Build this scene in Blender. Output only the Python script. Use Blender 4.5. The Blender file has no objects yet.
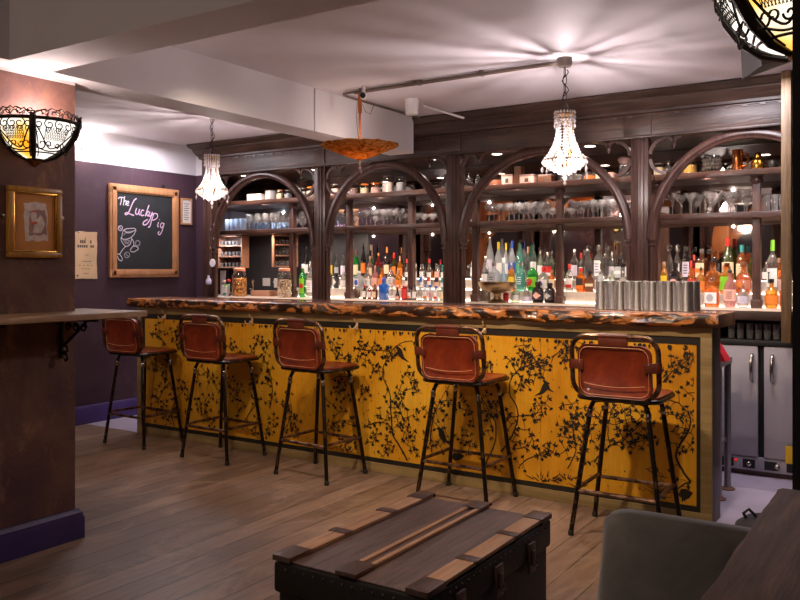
import bpy, bmesh, math, random
from mathutils import Vector, Matrix
PI = math.pi
R = math.radians
rnd = random.Random(7)
col = bpy.context.scene.collection

# ------------------------------------------------------------------ measuring (photo pixel -> point on a real plane of the room)
EYE = 1.33
FX, FY = -0.5446, 0.8387          # level viewing direction
RX, RY = 0.8387, 0.5446
FOC = 816.0
def atY(u, v, Y):
    t = (u - 400) / FOC
    D = Y / (FY + RY * t)
    return Vector((D * (FX + RX * t), Y, EYE - (v - 270) / FOC * D))
def atX(u, v, X):
    t = (u - 400) / FOC
    D = X / (FX + RX * t)
    return Vector((X, D * (FY + RY * t), EYE - (v - 270) / FOC * D))
def xY(u, Y):
    return atY(u, 270, Y).x
def pxm(u, Y):                      # metres per pixel at that depth
    t = (u - 400) / FOC
    return Y / (FY + RY * t) / FOC

# ------------------------------------------------------------------ materials
MATS = {}
def newmat(name):
    m = bpy.data.materials.new(name); m.use_nodes = True
    nt = m.node_tree; nt.nodes.clear()
    out = nt.nodes.new('ShaderNodeOutputMaterial')
    MATS[name] = m
    return m, nt, out
def N(nt, typ, **kw):
    n = nt.nodes.new(typ)
    for k, v in kw.items():
        if k in n.inputs: n.inputs[k].default_value = v
        else: setattr(n, k, v)
    return n
def c4(c): return (c[0], c[1], c[2], 1.0)
def srgb(r, g, b):
    f = lambda x: ((x / 255 + .055) / 1.055) ** 2.4 if x > 10 else x / 255 / 12.92
    return (f(r), f(g), f(b))
def coords(nt, scale=(1, 1, 1), rot=(0, 0, 0), src='Object'):
    tc = N(nt, 'ShaderNodeTexCoord'); mp = N(nt, 'ShaderNodeMapping')
    mp.inputs['Scale'].default_value = scale; mp.inputs['Rotation'].default_value = rot
    nt.links.new(tc.outputs[src], mp.inputs['Vector'])
    return mp.outputs['Vector']
def ramp(nt, fac, stops):
    r = N(nt, 'ShaderNodeValToRGB')
    e = r.color_ramp.elements
    while len(e) < len(stops): e.new(.5)
    for i, (p, c) in enumerate(stops):
        e[i].position = p; e[i].color = c4(c)
    nt.links.new(fac, r.inputs['Fac'])
    return r.outputs['Color']
def mixc(nt, fac, a, b, mode='MIX'):
    m = N(nt, 'ShaderNodeMix', data_type='RGBA', blend_type=mode)
    for sock, val in ((m.inputs[0], fac), (m.inputs[6], a), (m.inputs[7], b)):
        if hasattr(val, 'links'): nt.links.new(val, sock)
        elif isinstance(val, (int, float)): sock.default_value = val
        else: sock.default_value = c4(val)
    return m.outputs[2]
def noise(nt, vec, scale, detail=4, rough=.6, dist=0):
    n = N(nt, 'ShaderNodeTexNoise'); n.inputs['Scale'].default_value = scale
    n.inputs['Detail'].default_value = detail; n.inputs['Roughness'].default_value = rough
    n.inputs['Distortion'].default_value = dist
    nt.links.new(vec, n.inputs['Vector'])
    return n.outputs['Fac']
def bsdf(nt, out, color, rough=.5, metal=0., bump=None, bstr=.2, spec=.5, coat=0., bdist=.01):
    b = N(nt, 'ShaderNodeBsdfPrincipled')
    for nm, v in (('Base Color', color), ('Roughness', rough)):
        if hasattr(v, 'links'): nt.links.new(v, b.inputs[nm])
        elif isinstance(v, (int, float)): b.inputs[nm].default_value = v
        else: b.inputs[nm].default_value = c4(v)
    b.inputs['Metallic'].default_value = metal
    b.inputs['Specular IOR Level'].default_value = spec
    b.inputs['Coat Weight'].default_value = coat
    if bump is not None:
        bp = N(nt, 'ShaderNodeBump'); bp.inputs['Strength'].default_value = bstr; bp.inputs['Distance'].default_value = bdist
        nt.links.new(bump, bp.inputs['Height']); nt.links.new(bp.outputs['Normal'], b.inputs['Normal'])
    nt.links.new(b.outputs[0], out.inputs['Surface'])
    return b
def plain(name, c, rough=.5, metal=0., var=.12, scale=12, bstr=.05, coat=0., spec=.5):
    """a surface of one colour with a little natural unevenness"""
    m, nt, out = newmat(name)
    v = coords(nt); n = noise(nt, v, scale)
    lo = [x * (1 - var) for x in c]; hi = [min(1, x * (1 + var)) for x in c]
    bsdf(nt, out, ramp(nt, n, [(.3, lo), (.7, hi)]), rough, metal, n, bstr, spec, coat)
    return m
def wood(name, dark, light, axis='X', rough=.45, scale=1., bstr=.25, coat=0., spots=None):
    m, nt, out = newmat(name)
    s = {'X': (1, 14, 14), 'Y': (14, 1, 14), 'Z': (14, 14, 1)}[axis]
    v = coords(nt, tuple(x * scale for x in s))
    g = noise(nt, v, 3.2, 6, .65, .6)
    v2 = coords(nt, (1.3, 1.3, 1.3)); n2 = noise(nt, v2, 2.2, 4)
    c = ramp(nt, g, [(.28, dark), (.72, light)])
    c = mixc(nt, ramp(nt, n2, [(.35, (0, 0, 0)), (.75, (.55, .55, .55))]), c, [x * .55 for x in dark])
    bsdf(nt, out, c, rough, 0, g, bstr, .5, coat)
    return m
def thinglass(name, tint, body=.0, bodycol=None, rough=.02, refl=1.):
    """glass seen as a wall of clear or tinted material with mirror-like glints; body = share of milky or coloured filling"""
    m, nt, out = newmat(name)
    tr = N(nt, 'ShaderNodeBsdfTransparent'); tr.inputs['Color'].default_value = c4(tint)
    gl = N(nt, 'ShaderNodeBsdfGlossy'); gl.inputs['Roughness'].default_value = rough; gl.inputs['Color'].default_value = (.95, .95, .95, 1)
    base = tr.outputs[0]
    if name.startswith('bottle_'):
        gb = N(nt, 'ShaderNodeBsdfGlass'); gb.inputs['Color'].default_value = c4(tint); gb.inputs['IOR'].default_value = 1.3; gb.inputs['Roughness'].default_value = .02
        gm = N(nt, 'ShaderNodeMixShader'); gm.inputs[0].default_value = .6
        nt.links.new(tr.outputs[0], gm.inputs[1]); nt.links.new(gb.outputs[0], gm.inputs[2]); base = gm.outputs[0]; tr = gm
    if body > 0:
        d = N(nt, 'ShaderNodeBsdfDiffuse'); d.inputs['Color'].default_value = c4(bodycol or tint)
        tl = N(nt, 'ShaderNodeBsdfTranslucent'); tl.inputs['Color'].default_value = c4(bodycol or tint)
        a = N(nt, 'ShaderNodeMixShader'); a.inputs[0].default_value = .5
        nt.links.new(d.outputs[0], a.inputs[1]); nt.links.new(tl.outputs[0], a.inputs[2])
        b = N(nt, 'ShaderNodeMixShader'); b.inputs[0].default_value = body
        nt.links.new(tr.outputs[0], b.inputs[1]); nt.links.new(a.outputs[0], b.inputs[2])
        base = b.outputs[0]
    lw = N(nt, 'ShaderNodeLayerWeight'); lw.inputs['Blend'].default_value = .35
    mu = N(nt, 'ShaderNodeMath', operation='MULTIPLY_ADD'); mu.inputs[1].default_value = .65 * refl; mu.inputs[2].default_value = .05 * refl
    nt.links.new(lw.outputs['Facing'], mu.inputs[0])
    mx = N(nt, 'ShaderNodeMixShader')
    nt.links.new(mu.outputs[0], mx.inputs[0]); nt.links.new(base, mx.inputs[1]); nt.links.new(gl.outputs[0], mx.inputs[2])
    nt.links.new(mx.outputs[0], out.inputs['Surface'])
    return m
def emit(name, c, s):
    m, nt, out = newmat(name)
    e = N(nt, 'ShaderNodeEmission'); e.inputs['Color'].default_value = c4(c); e.inputs['Strength'].default_value = s
    nt.links.new(e.outputs[0], out.inputs['Surface'])
    return m

# room
def m_floor():
    m, nt, out = newmat('worn_floorboards')
    v = coords(nt, (1, 1, 1), (0, 0, PI / 2))
    br = N(nt, 'ShaderNodeTexBrick'); br.inputs['Scale'].default_value = 1
    br.inputs['Brick Width'].default_value = 4.6; br.inputs['Row Height'].default_value = .15
    br.inputs['Mortar Size'].default_value = .0035; br.inputs['Mortar Smooth'].default_value = .2; br.offset = .37
    br.inputs['Color1'].default_value = c4(srgb(112, 90, 75)); br.inputs['Color2'].default_value = c4(srgb(136, 111, 94))
    br.inputs['Mortar'].default_value = c4(srgb(56, 42, 34)); br.inputs['Bias'].default_value = 0
    nt.links.new(v, br.inputs['Vector'])
    g = noise(nt, coords(nt, (16, .9, 1)), 2.6, 7, .68, .5)
    c = mixc(nt, .75, br.outputs['Color'], ramp(nt, g, [(.28, (.30, .27, .25)), (.5, (.90, .87, .84)), (.76, (1.5, 1.42, 1.35))]), 'MULTIPLY')
    s = noise(nt, coords(nt, (2.2, 1.2, 1)), 1.6, 6, .7, .8)
    c = mixc(nt, ramp(nt, s, [(.5, (0, 0, 0)), (.72, (.55, .55, .55))]), c, srgb(176, 144, 118))
    s2 = noise(nt, coords(nt, (5, 1.6, 1), (0, 0, .4)), 2.1, 5, .7)
    c = mixc(nt, ramp(nt, s2, [(.56, (0, 0, 0)), (.74, (.6, .6, .6))]), c, srgb(62, 48, 42))
    rr = ramp(nt, g, [(.3, (.36, .36, .36)), (.7, (.58, .58, .58))])
    hgt = mixc(nt, .5, br.outputs['Fac'], g)
    inv = N(nt, 'ShaderNodeMath', operation='MULTIPLY_ADD'); inv.inputs[1].default_value = -1; inv.inputs[2].default_value = 1
    nt.links.new(br.outputs['Fac'], inv.inputs[0])
    bsdf(nt, out, c, rr, 0, inv.outputs[0], .35, .4)
    return m
def m_plaster(name, base, stain, light, lo=.52, hi=.72, amt=.7, sc=1.6):
    m, nt, out = newmat(name)
    v = coords(nt)
    a = noise(nt, v, sc, 8, .7, .6); b = noise(nt, coords(nt, (1, 1, .6)), sc * 2.7, 8, .75, .3); f = noise(nt, v, 60, 2)
    c = mixc(nt, ramp(nt, a, [(lo, (0, 0, 0)), (hi, (amt, amt, amt))]), base, stain)
    c = mixc(nt, ramp(nt, b, [(.54, (0, 0, 0)), (.70, (amt * .8,) * 3)]), c, light)
    c = mixc(nt, ramp(nt, noise(nt, v, 26, 4, .8), [(.69, (0, 0, 0)), (.74, (.5, .5, .5))]), c, [min(1, x * 1.7 + .05) for x in light])
    h = mixc(nt, .5, b, f)
    bsdf(nt, out, c, .62, 0, h, .25, .35)
    return m
m_floor()
m_plaster('pillar_plaster', srgb(84, 58, 62), srgb(120, 86, 72), srgb(176, 128, 92), .38, .60, .9, 1.9)
m_plaster('purple_wall', srgb(74, 52, 62), srgb(64, 44, 54), srgb(100, 76, 84), .45, .75, .55, 1.3)
plain('white_paint', (.66, .62, .64), .75, 0, .04, 4, .08)
plain('ceiling_paint', (.60, .555, .59), .8, 0, .05, 2.5, .1)
plain('beam_paint', (.66, .62, .645), .75, 0, .04, 3, .1)
plain('skirting_purple', srgb(74, 56, 112), .32, 0, .08, 6, .03)
plain('skirting_dark', srgb(56, 42, 92), .3, 0, .1, 6, .03)
plain('dark_partition', srgb(30, 24, 30), .6, 0, .2, 8, .1)
plain('dark_room', srgb(70, 56, 64), .7, 0, .15, 3, .1)
plain('pale_vinyl', srgb(186, 172, 192), .35, 0, .12, 3, .03)
wood('orange_timber', srgb(150, 80, 36), srgb(206, 128, 70), 'Z', .5)
# bar and back bar
wood('back_bar_wood', srgb(50, 33, 28), srgb(106, 73, 62), 'X', .36, 1, .15)
wood('back_bar_upright', srgb(48, 30, 26), srgb(106, 72, 62), 'Z', .34, 1, .15)
wood('frieze_wood', srgb(36, 24, 19), srgb(92, 66, 54), 'X', .4, .8, .3)
wood('pale_shelf_wood', srgb(150, 104, 80), srgb(196, 146, 116), 'X', .5)
wood('end_post_wood', srgb(84, 62, 40), srgb(150, 118, 80), 'Z', .5)
wood('bar_frame_wood', srgb(136, 112, 70), srgb(176, 148, 98), 'X', .5, .6, .1)
wood('bar_end_wood', srgb(60, 44, 28), srgb(92, 70, 46), 'Z', .5, .6, .1)
plain('black_band', srgb(34, 30, 24), .5, 0, .3, 9)
plain('painted_black', srgb(32, 25, 14), .55, 0, .3, 15, 0)
def m_yellow():
    m, nt, out = newmat('yellow_gilt_panel')
    v = coords(nt)
    a = noise(nt, coords(nt, (1.2, 1, .9)), 1.7, 5, .6); g = noise(nt, coords(nt, (26, 1, 1.4)), 2.5, 5, .7)
    c = ramp(nt, a, [(.3, srgb(206, 136, 26)), (.5, srgb(232, 164, 34)), (.72, srgb(242, 186, 56))])
    c = mixc(nt, .35, c, ramp(nt, g, [(.3, (.6, .56, .5)), (.7, (1.15, 1.12, 1.05))]), 'MULTIPLY')
    s = noise(nt, v, 34, 4, .75)
    c = mixc(nt, ramp(nt, s, [(.66, (0, 0, 0)), (.71, (.75, .75, .75))]), c, srgb(70, 48, 14))
    st = noise(nt, coords(nt, (1, 1, 1)), 3.1, 6, .7, .5)
    c = mixc(nt, ramp(nt, st, [(.55, (0, 0, 0)), (.75, (.5, .5, .5))]), c, srgb(170, 108, 26))
    bsdf(nt, out, c, .42, 0, g, .1, .4)
m_yellow()
def m_live():
    m, nt, out = newmat('burnt_live_edge')
    v = coords(nt, (1.0, 1.5, 2.2))
    a = noise(nt, v, 6.5, 4, .6, 1.6); g = noise(nt, coords(nt, (1, 10, 20)), 4, 5, .6, .5)
    c = ramp(nt, g, [(.25, srgb(150, 84, 34)), (.7, srgb(218, 140, 72))])
    c = mixc(nt, ramp(nt, a, [(.43, (0, 0, 0)), (.51, (.97, .97, .97))]), c, srgb(28, 16, 11))
    bsdf(nt, out, c, .3, 0, a, .5, .5, .3)
    m, nt, out = newmat('bar_top_wood')
    g = noise(nt, coords(nt, (.8, 9, 9)), 4, 6, .65, .6)
    c = ramp(nt, g, [(.25, srgb(104, 62, 44)), (.75, srgb(176, 122, 92))])
    bsdf(nt, out, c, .22, 0, g, .06, .5, .35)
m_live()
def m_mirror():
    m, nt, out = newmat('old_mirror')
    n = noise(nt, coords(nt), 5, 4)
    g = N(nt, 'ShaderNodeBsdfGlossy'); g.inputs['Roughness'].default_value = .025
    nt.links.new(ramp(nt, n, [(.3, (.80, .77, .75)), (.7, (.88, .85, .83))]), g.inputs['Color'])
    nt.links.new(g.outputs[0], out.inputs['Surface'])
m_mirror()
plain('pale_stone', srgb(206, 192, 180), .3, 0, .14, 14)
plain('counter_stone', srgb(178, 160, 146), .35, 0, .14, 14)
plain('dark_tile', srgb(64, 62, 68), .4, 0, .15, 5)
# stools and furniture
def m_leather():
    m, nt, out = newmat('tan_leather')
    v = coords(nt)
    a = noise(nt, v, 7, 5, .65, .4); f = noise(nt, v, 160, 3)
    c = ramp(nt, a, [(.28, srgb(84, 28, 12)), (.52, srgb(122, 43, 18)), (.75, srgb(154, 66, 30))])
    bsdf(nt, out, c, .38, 0, f, .2, .5, .1, .003)
    m, nt, out = newmat('dark_leather')
    c = ramp(nt, a if False else noise(nt, coords(nt), 9, 4), [(.3, srgb(70, 26, 16)), (.7, srgb(112, 48, 28))])
    bsdf(nt, out, c, .4, 0, noise(nt, coords(nt), 150, 2), .15, .5, 0, .003)
m_leather()
plain('stitching', srgb(206, 150, 110), .7)
def m_tube():
    m, nt, out = newmat('worn_black_tube')
    a = noise(nt, coords(nt), 22, 5, .7)
    c = ramp(nt, a, [(.56, srgb(42, 34, 28)), (.7, srgb(130, 98, 72))])
    bsdf(nt, out, c, .3, .75, a, .05)
    m, nt, out = newmat('worn_bronze_tube')
    a = noise(nt, coords(nt), 14, 5, .7)
    c = ramp(nt, a, [(.4, srgb(66, 44, 32)), (.62, srgb(150, 116, 92))])
    bsdf(nt, out, c, .28, .8, a, .05)
m_tube()
plain('bare_steel', srgb(176, 168, 160), .25, 1, .1, 20)
plain('brushed_steel', srgb(212, 206, 202), .27, .94, .08, 10)
plain('dull_steel', srgb(150, 146, 148), .4, .8, .1, 10)
wood('trunk_lid', srgb(76, 57, 53), srgb(136, 108, 100), 'Y', .5, 1.4, .4)
wood('trunk_slat', srgb(176, 126, 88), srgb(226, 178, 138), 'Y', .5, 1, .3)
plain('trunk_black', srgb(22, 18, 17), .55, 0, .3, 20, .2)
plain('trunk_iron', srgb(96, 76, 70), .45, .5, .25, 25, .2)
def m_velvet():
    m, nt, out = newmat('grey_velvet')
    a = noise(nt, coords(nt), 5, 5, .65, .5)
    b = bsdf(nt, out, ramp(nt, a, [(.3, srgb(100, 97, 95)), (.7, srgb(136, 132, 128))]), .85, 0, noise(nt, coords(nt), 220, 2), .15, .2, 0, .003)
    b.inputs['Sheen Weight'].default_value = .7; b.inputs['Sheen Roughness'].default_value = .4
m_velvet()
wood('rough_table_wood', srgb(74, 50, 38), srgb(138, 98, 74), 'Y', .8, .8, .6)
wood('pale_plank', srgb(140, 106, 76), srgb(206, 170, 130), 'Y', .5, .8, .3)
plain('wrought_iron', srgb(26, 22, 22), .5, .4, .2, 20)
# lamps
plain('lamp_iron', srgb(36, 26, 22), .45, .5, .25, 20)
plain('antique_brass', srgb(146, 104, 52), .3, .9, .2, 20)
plain('gold_metal', srgb(214, 160, 74), .25, 1, .12, 16)
plain('copper_metal', srgb(200, 120, 70), .25, 1, .12, 16)
plain('bronze_bowl', srgb(150, 126, 96), .28, 1, .12, 16)
plain('grey_conduit', srgb(120, 108, 100), .4, .5, .12, 20)
plain('white_plastic', (.72, .69, .69), .45)
plain('cable_twine', srgb(120, 96, 82), .7)
emit('bulb_glow', (1, .86, .74), 60)
emit('spot_glow', (1, .88, .76), 22)
emit('led_glow', (1, .82, .66), 9)
emit('red_led', (1, .02, .02), .8)
def m_crystal():
    m, nt, out = newmat('lead_crystal')
    d = N(nt, 'ShaderNodeBsdfTranslucent'); d.inputs['Color'].default_value = (.95, .90, .88, 1)
    t = N(nt, 'ShaderNodeBsdfTransparent'); t.inputs['Color'].default_value = (.95, .93, .92, 1)
    g = N(nt, 'ShaderNodeBsdfGlossy'); g.inputs['Roughness'].default_value = .05
    a = N(nt, 'ShaderNodeMixShader'); a.inputs[0].default_value = .22
    nt.links.new(d.outputs[0], a.inputs[1]); nt.links.new(t.outputs[0], a.inputs[2])
    b = N(nt, 'ShaderNodeMixShader'); b.inputs[0].default_value = .3
    nt.links.new(a.outputs[0], b.inputs[1]); nt.links.new(g.outputs[0], b.inputs[2])
    nt.links.new(b.outputs[0], out.inputs['Surface'])
    # leaded lamp glass: creamy with amber streaks, lit from behind by its own bulb
    for nm_, st3 in (('opal_lamp_glass', ((.24, (1, .45, .03)), (.30, (1, .74, .36)), (.36, (1, .92, .82)))), ('amber_lamp_glass', ((.40, (1, .36, .01)), (.50, (1, .60, .14)), (.58, (1, .90, .74))))):
     m, nt, out = newmat(nm_)
     a = noise(nt, coords(nt, (1, 1, 1.6)), 3.4, 2, .5, .5)
     c = ramp(nt, a, list(st3))
     e = N(nt, 'ShaderNodeEmission'); nt.links.new(c, e.inputs['Color']); e.inputs['Strength'].default_value = 1.5
     d = N(nt, 'ShaderNodeBsdfDiffuse'); nt.links.new(c, d.inputs['Color'])
     ad = N(nt, 'ShaderNodeAddShader'); nt.links.new(e.outputs[0], ad.inputs[0]); nt.links.new(d.outputs[0], ad.inputs[1])
     nt.links.new(ad.outputs[0], out.inputs['Surface'])
    # orange bowl
    m, nt, out = newmat('orange_fibre')
    v = coords(nt, (1, 1, 3)); a = noise(nt, v, 18, 5, .7, 1.2)
    c = ramp(nt, a, [(.36, srgb(80, 46, 20)), (.48, srgb(190, 122, 58)), (.7, srgb(232, 182, 108))])
    d = N(nt, 'ShaderNodeBsdfDiffuse'); nt.links.new(c, d.inputs['Color'])
    tl = N(nt, 'ShaderNodeBsdfTranslucent'); nt.links.new(c, tl.inputs['Color'])
    mx = N(nt, 'ShaderNodeMixShader'); mx.inputs[0].default_value = .55
    nt.links.new(d.outputs[0], mx.inputs[1]); nt.links.new(tl.outputs[0], mx.inputs[2])
    nt.links.new(mx.outputs[0], out.inputs['Surface'])
m_crystal()
# pictures, small things
wood('pine_frame', srgb(186, 124, 78), srgb(224, 168, 120), 'Z', .4, 1, .1)
plain('blackboard', srgb(40, 42, 44), .7, 0, .18, 6)
plain('chalk', srgb(226, 214, 226), .9)
plain('chalk_pink', srgb(232, 196, 226), .9)
plain('chalk_faint', srgb(150, 148, 152), .9)
plain('cream_paper', srgb(232, 196, 152), .8, 0, .07, 9)
plain('white_paper', srgb(236, 228, 226), .8, 0, .05)
plain('ink_grey', srgb(92, 74, 66), .8)
plain('ochre_mount', srgb(206, 140, 76), .8, 0, .12, 7)
plain('print_pale', srgb(222, 204, 196), .8, 0, .2, 30)
plain('print_grey', srgb(160, 128, 120), .8, 0, .2, 30)
plain('print_red', srgb(206, 92, 60), .8, 0, .2, 30)
wood('gilt_frame', srgb(150, 98, 34), srgb(206, 152, 66), 'Z', .28, 1, .1)
plain('fridge_grey', srgb(168, 160, 166), .45, .1, .05, 6)
plain('fridge_black', srgb(24, 22, 22), .5)
plain('black_plastic', srgb(26, 25, 26), .45)
plain('speaker_grey', srgb(64, 60, 62), .6, 0, .15, 10)
plain('black_fabric', srgb(40, 38, 40), .9, 0, .2, 12, .2)
plain('red_cloth', srgb(226, 32, 44), .7)
plain('yellow_plastic', srgb(232, 184, 30), .5)
plain('rust_metal', srgb(120, 80, 60), .6, .4, .2, 30)
# glass
thinglass('clear_glass', (.93, .94, .94))
thinglass('dusty_glass', (.90, .89, .89), .16, (.92, .90, .90), .06, 1.25)
thinglass('bluish_glass', (.80, .86, .94), .5, (.78, .85, .95), .05)
thinglass('frosted_glass', (.8, .82, .86), .5, (.86, .88, .94), .2)
BCOL = {'clear': ((.84, .84, .84), .08, (.80, .79, .78)), 'amber': ((.95, .40, .07), .26, (.95, .38, .07)), 'honey': ((1, .56, .08), .30, (1, .56, .09)),
        'brown': ((.42, .14, .04), .35, (.40, .13, .04)), 'dark': ((.10, .07, .06), .6, (.05, .04, .04)), 'green': ((.10, .72, .18), .35, (.06, .66, .14)),
        'olive': ((.22, .26, .06), .5, (.16, .17, .05)), 'teal': ((.42, .86, .78), .28, (.36, .80, .70)), 'blue': ((.10, .36, .92), .6, (.06, .30, .85)),
        'skyblue': ((.55, .82, .98), .55, (.55, .80, .98)), 'pink': ((.96, .60, .60), .3, (.95, .55, .55)), 'red': ((.62, .04, .05), .4, (.60, .04, .05)),
        'frosted': ((.82, .85, .90), .55, (.85, .88, .94)), 'palegreen': ((.72, .82, .66), .4, (.66, .76, .60)), 'orange': ((1, .40, .03), .35, (1, .38, .03)), 'white': ((.85, .85, .85), .9, (.88, .87, .86))}
for k, (t, b, bc) in BCOL.items(): thinglass('bottle_' + k, t, b, bc, .03)
LCOL = {'cream': (238, 216, 180), 'white': (238, 234, 234), 'lilac': (214, 206, 226), 'red': (206, 44, 40), 'yellow': (240, 206, 50), 'blue': (56, 96, 200), 'orange': (240, 128, 40),
        'pink': (238, 184, 170), 'grey': (168, 170, 176), 'dark': (52, 46, 50), 'teal': (60, 150, 150), 'black': (30, 28, 28), 'green': (130, 204, 40), 'copper': (196, 120, 92), 'gold': (206, 160, 70), 'purple': (92, 70, 170), 'silver': (190, 188, 190), 'brown': (110, 66, 40)}
for k, c in LCOL.items(): plain('paper_' + k, srgb(*c), .55, 0, .05, 20, 0)
M = MATS

# ------------------------------------------------------------------ geometry builder
class MB:
    def __init__(s): s.v = []; s.f = []
    def add(s, vs, fs):
        o = len(s.v); s.v += [tuple(p) for p in vs]; s.f += [tuple(i + o for i in f) for f in fs]; return s
    def box(s, x0, x1, y0, y1, z0, z1, b=0.):
        if b <= 0:
            vs = [(x, y, z) for z in (z0, z1) for y in (y0, y1) for x in (x0, x1)]
            return s.add(vs, [(0, 2, 3, 1), (4, 5, 7, 6), (0, 1, 5, 4), (2, 6, 7, 3), (0, 4, 6, 2), (1, 3, 7, 5)])
        bm = bmesh.new(); bmesh.ops.create_cube(bm, size=1)
        for v in bm.verts: v.co = ((x0 + x1) / 2 + v.co.x * (x1 - x0), (y0 + y1) / 2 + v.co.y * (y1 - y0), (z0 + z1) / 2 + v.co.z * (z1 - z0))
        b = min(b, .49 * min(x1 - x0, y1 - y0, z1 - z0))
        bmesh.ops.bevel(bm, geom=bm.edges[:], offset=b, segments=2, profile=.6, affect='EDGES')
        bm.verts.index_update()
        s.add([v.co[:] for v in bm.verts], [tuple(v.index for v in f.verts) for f in bm.faces]); bm.free(); return s
    def lathe(s, prof, seg=24, c=(0, 0, 0), a0=0., a1=2 * PI, sx=1., sy=1., capb=True, capt=True):
        full = abs(a1 - a0 - 2 * PI) < 1e-6
        n = seg if full else seg + 1
        vs = []
        for r, z in prof:
            for i in range(n):
                a = a0 + (a1 - a0) * i / seg
                vs.append((c[0] + r * math.cos(a) * sx, c[1] + r * math.sin(a) * sy, c[2] + z))
        fs = []
        for j in range(len(prof) - 1):
            for i in range(seg):
                k = (i + 1) % n
                fs.append((j * n + i, j * n + k, (j + 1) * n + k, (j + 1) * n + i))
        if full and capb and prof[0][0] > 1e-5: fs.append(tuple(reversed(range(n))))
        if full and capt and prof[-1][0] > 1e-5: fs.append(tuple((len(prof) - 1) * n + i for i in range(n)))
        return s.add(vs, fs)
    def tube(s, pts, r, seg=8, closed=False, flat=1.):
        P = [Vector(p) for p in pts]; n = len(P)
        rs = r if isinstance(r, (list, tuple)) else [r] * n
        def tan(i):
            a = P[(i - 1) % n] if (closed or i > 0) else P[i]; b = P[(i + 1) % n] if (closed or i < n - 1) else P[i]
            d = b - a
            return d.normalized() if d.length > 1e-9 else Vector((0, 0, 1))
        t = tan(0); ref = Vector((0, 0, 1)) if abs(t.z) < .9 else Vector((1, 0, 0))
        u = t.cross(ref).normalized(); vs = []; fs = []
        for i in range(n):
            t2 = tan(i); ax = t.cross(t2)
            if ax.length > 1e-7: u = Matrix.Rotation(t.angle(t2), 3, ax.normalized()) @ u
            t = t2; u = (u - t * u.dot(t)).normalized(); w = t.cross(u)
            for k in range(seg):
                a = 2 * PI * k / seg
                vs.append(P[i] + (u * math.cos(a) + w * math.sin(a) * flat) * rs[i])
        m = n if closed else n - 1
        for i in range(m):
            for k in range(seg):
                j = (i + 1) % n
                fs.append((i * seg + k, i * seg + (k + 1) % seg, j * seg + (k + 1) % seg, j * seg + k))
        if not closed:
            fs.append(tuple(reversed(range(seg)))); fs.append(tuple((n - 1) * seg + k for k in range(seg)))
        return s.add(vs, fs)
    def sweep(s, path, sect, nrm):
        """closed section (a along in-plane normal, b along nrm) carried along a path that lies in the plane whose normal is nrm"""
        P = [Vector(p) for p in path]; n = len(P); W = Vector(nrm); vs = []; fs = []; k = len(sect)
        for i in range(n):
            t = (P[min(i + 1, n - 1)] - P[max(i - 1, 0)]).normalized(); u = W.cross(t).normalized()
            for a, b in sect: vs.append(P[i] + u * a + W * b)
        for i in range(n - 1):
            for j in range(k): fs.append((i * k + j, i * k + (j + 1) % k, (i + 1) * k + (j + 1) % k, (i + 1) * k + j))
        fs.append(tuple(reversed(range(k)))); fs.append(tuple((n - 1) * k + j for j in range(k)))
        return s.add(vs, fs)
    def ribbon(s, path, nrm, w):
        P = [Vector(p) for p in path]; n = len(P); W = Vector(nrm); vs = []
        ws = w if isinstance(w, (list, tuple)) else [w] * n
        for i in range(n):
            t = (P[min(i + 1, n - 1)] - P[max(i - 1, 0)]).normalized(); u = W.cross(t).normalized()
            vs += [P[i] + u * ws[i] / 2, P[i] - u * ws[i] / 2]
        return s.add(vs, [(2 * i, 2 * i + 1, 2 * i + 3, 2 * i + 2) for i in range(n - 1)])
    def ball(s, c, r, seg=10, rings=7, sz=1.):
        return s.lathe([(r * math.sin(PI * i / rings) if 0 < i < rings else 1e-6, -r * sz * math.cos(PI * i / rings)) for i in range(rings + 1)], seg, c)
    def gem(s, c, r, h=None):
        h = h or r; x, y, z = c
        return s.add([(x + r, y, z), (x, y + r, z), (x - r, y, z), (x, y - r, z), (x, y, z + h), (x, y, z - h)],
                     [(0, 1, 4), (1, 2, 4), (2, 3, 4), (3, 0, 4), (1, 0, 5), (2, 1, 5), (3, 2, 5), (0, 3, 5)])
    def prism(s, poly, y0, y1):
        """outline in x,z pushed from y0 to y1"""
        n = len(poly)
        return s.add([(x, y0, z) for x, z in poly] + [(x, y1, z) for x, z in poly],
                     [tuple(range(n)), tuple(reversed(range(n, 2 * n)))] + [(i, i + n, (i + 1) % n + n, (i + 1) % n) for i in range(n)])
    def move(s, M4, start=0):
        s.v[start:] = [tuple(M4 @ Vector(p)) for p in s.v[start:]]; return s
    def build(s, name, mat, parent=None, smooth=True, angle=38, sub=0):
        me = bpy.data.meshes.new(name); me.from_pydata(s.v, [], s.f); me.update()
        bm = bmesh.new(); bm.from_mesh(me)
        bmesh.ops.recalc_face_normals(bm, faces=bm.faces[:]); bm.to_mesh(me); bm.free()
        if smooth:
            me.polygons.foreach_set('use_smooth', [True] * len(me.polygons)); me.set_sharp_from_angle(angle=R(angle))
        for mm in (mat if isinstance(mat, list) else [mat]): me.materials.append(M[mm])
        o = bpy.data.objects.new(name, me); col.objects.link(o)
        if parent is not None: o.parent = parent
        if sub:
            md = o.modifiers.new('soft', 'SUBSURF'); md.levels = sub; md.render_levels = sub
        return o
def tag(o, label, cat, group=None, kind=None):
    if label: o['label'] = label
    if cat: o['category'] = cat
    if group: o['group'] = group
    if kind: o['kind'] = kind
    return o
def thing(name, label, cat, loc=(0, 0, 0), rz=0, group=None):
    o = bpy.data.objects.new(name, None); col.objects.link(o); o.empty_display_size = .1
    o.location = loc; o.rotation_euler = (0, 0, rz)
    return tag(o, label, cat, group)
def struct(name, mb, mat, smooth=False):
    o = mb.build(name, mat, None, smooth); o['kind'] = 'structure'; return o
def kids(o): return [c for c in o.children]
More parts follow.
